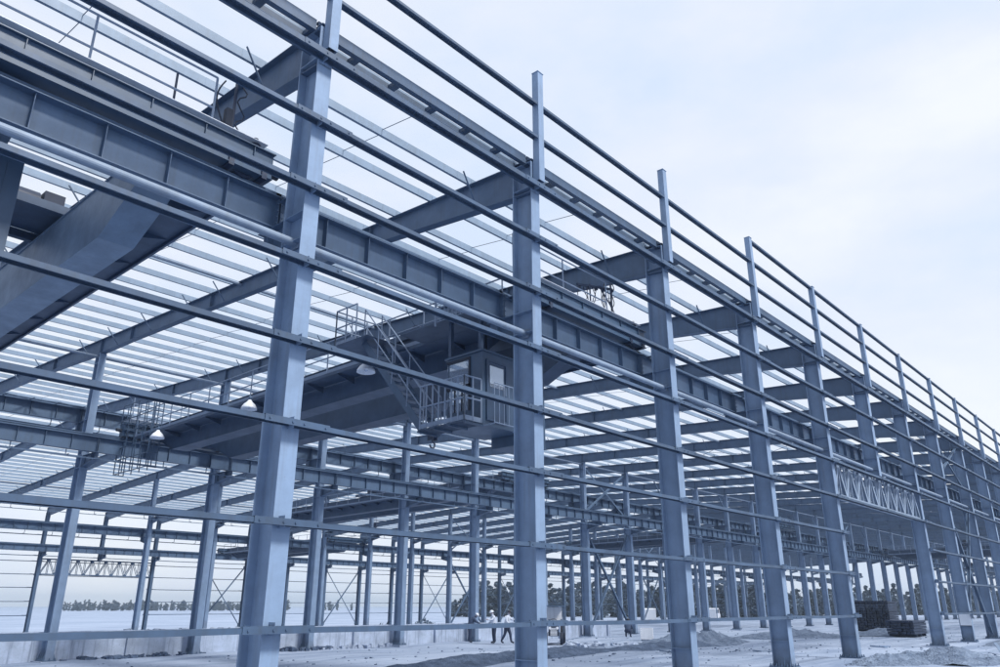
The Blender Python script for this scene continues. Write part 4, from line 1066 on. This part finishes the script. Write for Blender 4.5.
# ================================================================== sky, light, camera
m = MB(); m.box(-1502, 1702, -1202, 1702, -4, 19.5); hz = m.build('haze', 'ground'); hz.data.materials.clear(); tag(hz, kind='stuff')
hm = bpy.data.materials.new('site_air'); hm.use_nodes = True; hn = hm.node_tree.nodes; hn.clear()
ho = hn.new('ShaderNodeOutputMaterial'); hv = hn.new('ShaderNodeVolumePrincipled'); hv.inputs['Density'].default_value = 0.00055; hv.inputs['Color'].default_value = (0.68, 0.83, 1.0, 1); hv.inputs['Anisotropy'].default_value = 0.3
hm.node_tree.links.new(hv.outputs[0], ho.inputs['Volume']); hz.data.materials.append(hm)
w = bpy.data.worlds.new('World'); scn.world = w; w.use_nodes = True
n = w.node_tree.nodes; l = w.node_tree.links; n.clear()
SUN_EL, SUN_AZ = 50, 0
sun_dir = V((0.06, -0.74, 0.90)).normalized()     # towards the sun
sky = n.new('ShaderNodeTexSky'); sky.sky_type = 'NISHITA'; sky.sun_disc = False
sky.sun_elevation = math.asin(sun_dir.z); sky.sun_rotation = math.atan2(sun_dir.x, sun_dir.y)
sky.air_density = 1.0; sky.dust_density = 1.5; sky.ozone_density = 1.5
bg1 = n.new('ShaderNodeBackground'); bg1.inputs['Strength'].default_value = 0.12
l.new(sky.outputs[0], bg1.inputs['Color'])
tc = n.new('ShaderNodeTexCoord')
# thin overcast: pale, slightly mottled, a little bluer away from the bright part
mp = n.new('ShaderNodeMapping'); mp.inputs['Scale'].default_value = (1.0, 1.0, 2.2); l.new(tc.outputs['Generated'], mp.inputs['Vector'])
nz = n.new('ShaderNodeTexNoise'); nz.inputs['Scale'].default_value = 2.2; nz.inputs['Detail'].default_value = 5; nz.inputs['Roughness'].default_value = 0.5; l.new(mp.outputs[0], nz.inputs['Vector'])
nz2 = n.new('ShaderNodeTexNoise'); nz2.inputs['Scale'].default_value = 5.0; nz2.inputs['Detail'].default_value = 7; nz2.inputs['Roughness'].default_value = 0.55; l.new(mp.outputs[0], nz2.inputs['Vector'])
ad = n.new('ShaderNodeMath'); ad.operation = 'MULTIPLY_ADD'; l.new(nz2.outputs[0], ad.inputs[0]); ad.inputs[1].default_value = 0.5; l.new(nz.outputs[0], ad.inputs[2])
cr = n.new('ShaderNodeValToRGB'); l.new(ad.outputs[0], cr.inputs[0])
cr.color_ramp.elements[0].position = 0.55; cr.color_ramp.elements[0].color = (0.71, 0.82, 1.0, 1)
cr.color_ramp.elements[1].position = 0.95; cr.color_ramp.elements[1].color = (0.93, 0.965, 1.0, 1)
e = cr.color_ramp.elements.new(0.74); e.color = (0.82, 0.88, 1.0, 1)
bg2 = n.new('ShaderNodeBackground'); l.new(cr.outputs[0], bg2.inputs['Color']); bg2.inputs['Strength'].default_value = 1.1
mixs = n.new('ShaderNodeMixShader'); mixs.inputs[0].default_value = 0.88
l.new(bg1.outputs[0], mixs.inputs[1]); l.new(bg2.outputs[0], mixs.inputs[2])
out = n.new('ShaderNodeOutputWorld'); l.new(mixs.outputs[0], out.inputs['Surface'])

sl = bpy.data.lights.new('sun', 'SUN'); sl.energy = 4.8; sl.angle = R(12); sl.color = (1.0, 0.95, 0.87)
so = bpy.data.objects.new('sun', sl); col.objects.link(so); so.rotation_euler = sun_dir.to_track_quat('Z', 'Y').to_euler(); so.location = (0, -30, 60)

f, yaw, pit, roll, cx, cy, cz = 767.504600, 0.725003385, 0.341077612, 0.00140535613, -6.28856135, -9.92182766, 1.72688338
fw = V((math.cos(yaw)*math.cos(pit), math.sin(yaw)*math.cos(pit), math.sin(pit)))
r_ = fw.cross(V((0, 0, 1))).normalized(); u_ = r_.cross(fw)
r2_ = r_*math.cos(roll)+u_*math.sin(roll); u2_ = -r_*math.sin(roll)+u_*math.cos(roll)
cam = bpy.data.cameras.new('camera'); co = bpy.data.objects.new('camera', cam); col.objects.link(co)
mat = Matrix((( r2_.x, u2_.x, -fw.x, cx), (r2_.y, u2_.y, -fw.y, cy), (r2_.z, u2_.z, -fw.z, cz), (0, 0, 0, 1)))
co.matrix_world = mat
cam.sensor_width = 36; cam.lens = f/1000*36; cam.clip_start = 0.1; cam.clip_end = 12000
scn.camera = co
scn.render.engine = 'CYCLES'
scn.view_settings.view_transform = 'Standard'; scn.view_settings.look = 'None'; scn.view_settings.exposure = 0; scn.view_settings.gamma = 1
scn.render.resolution_x = 1024; scn.render.resolution_y = 683
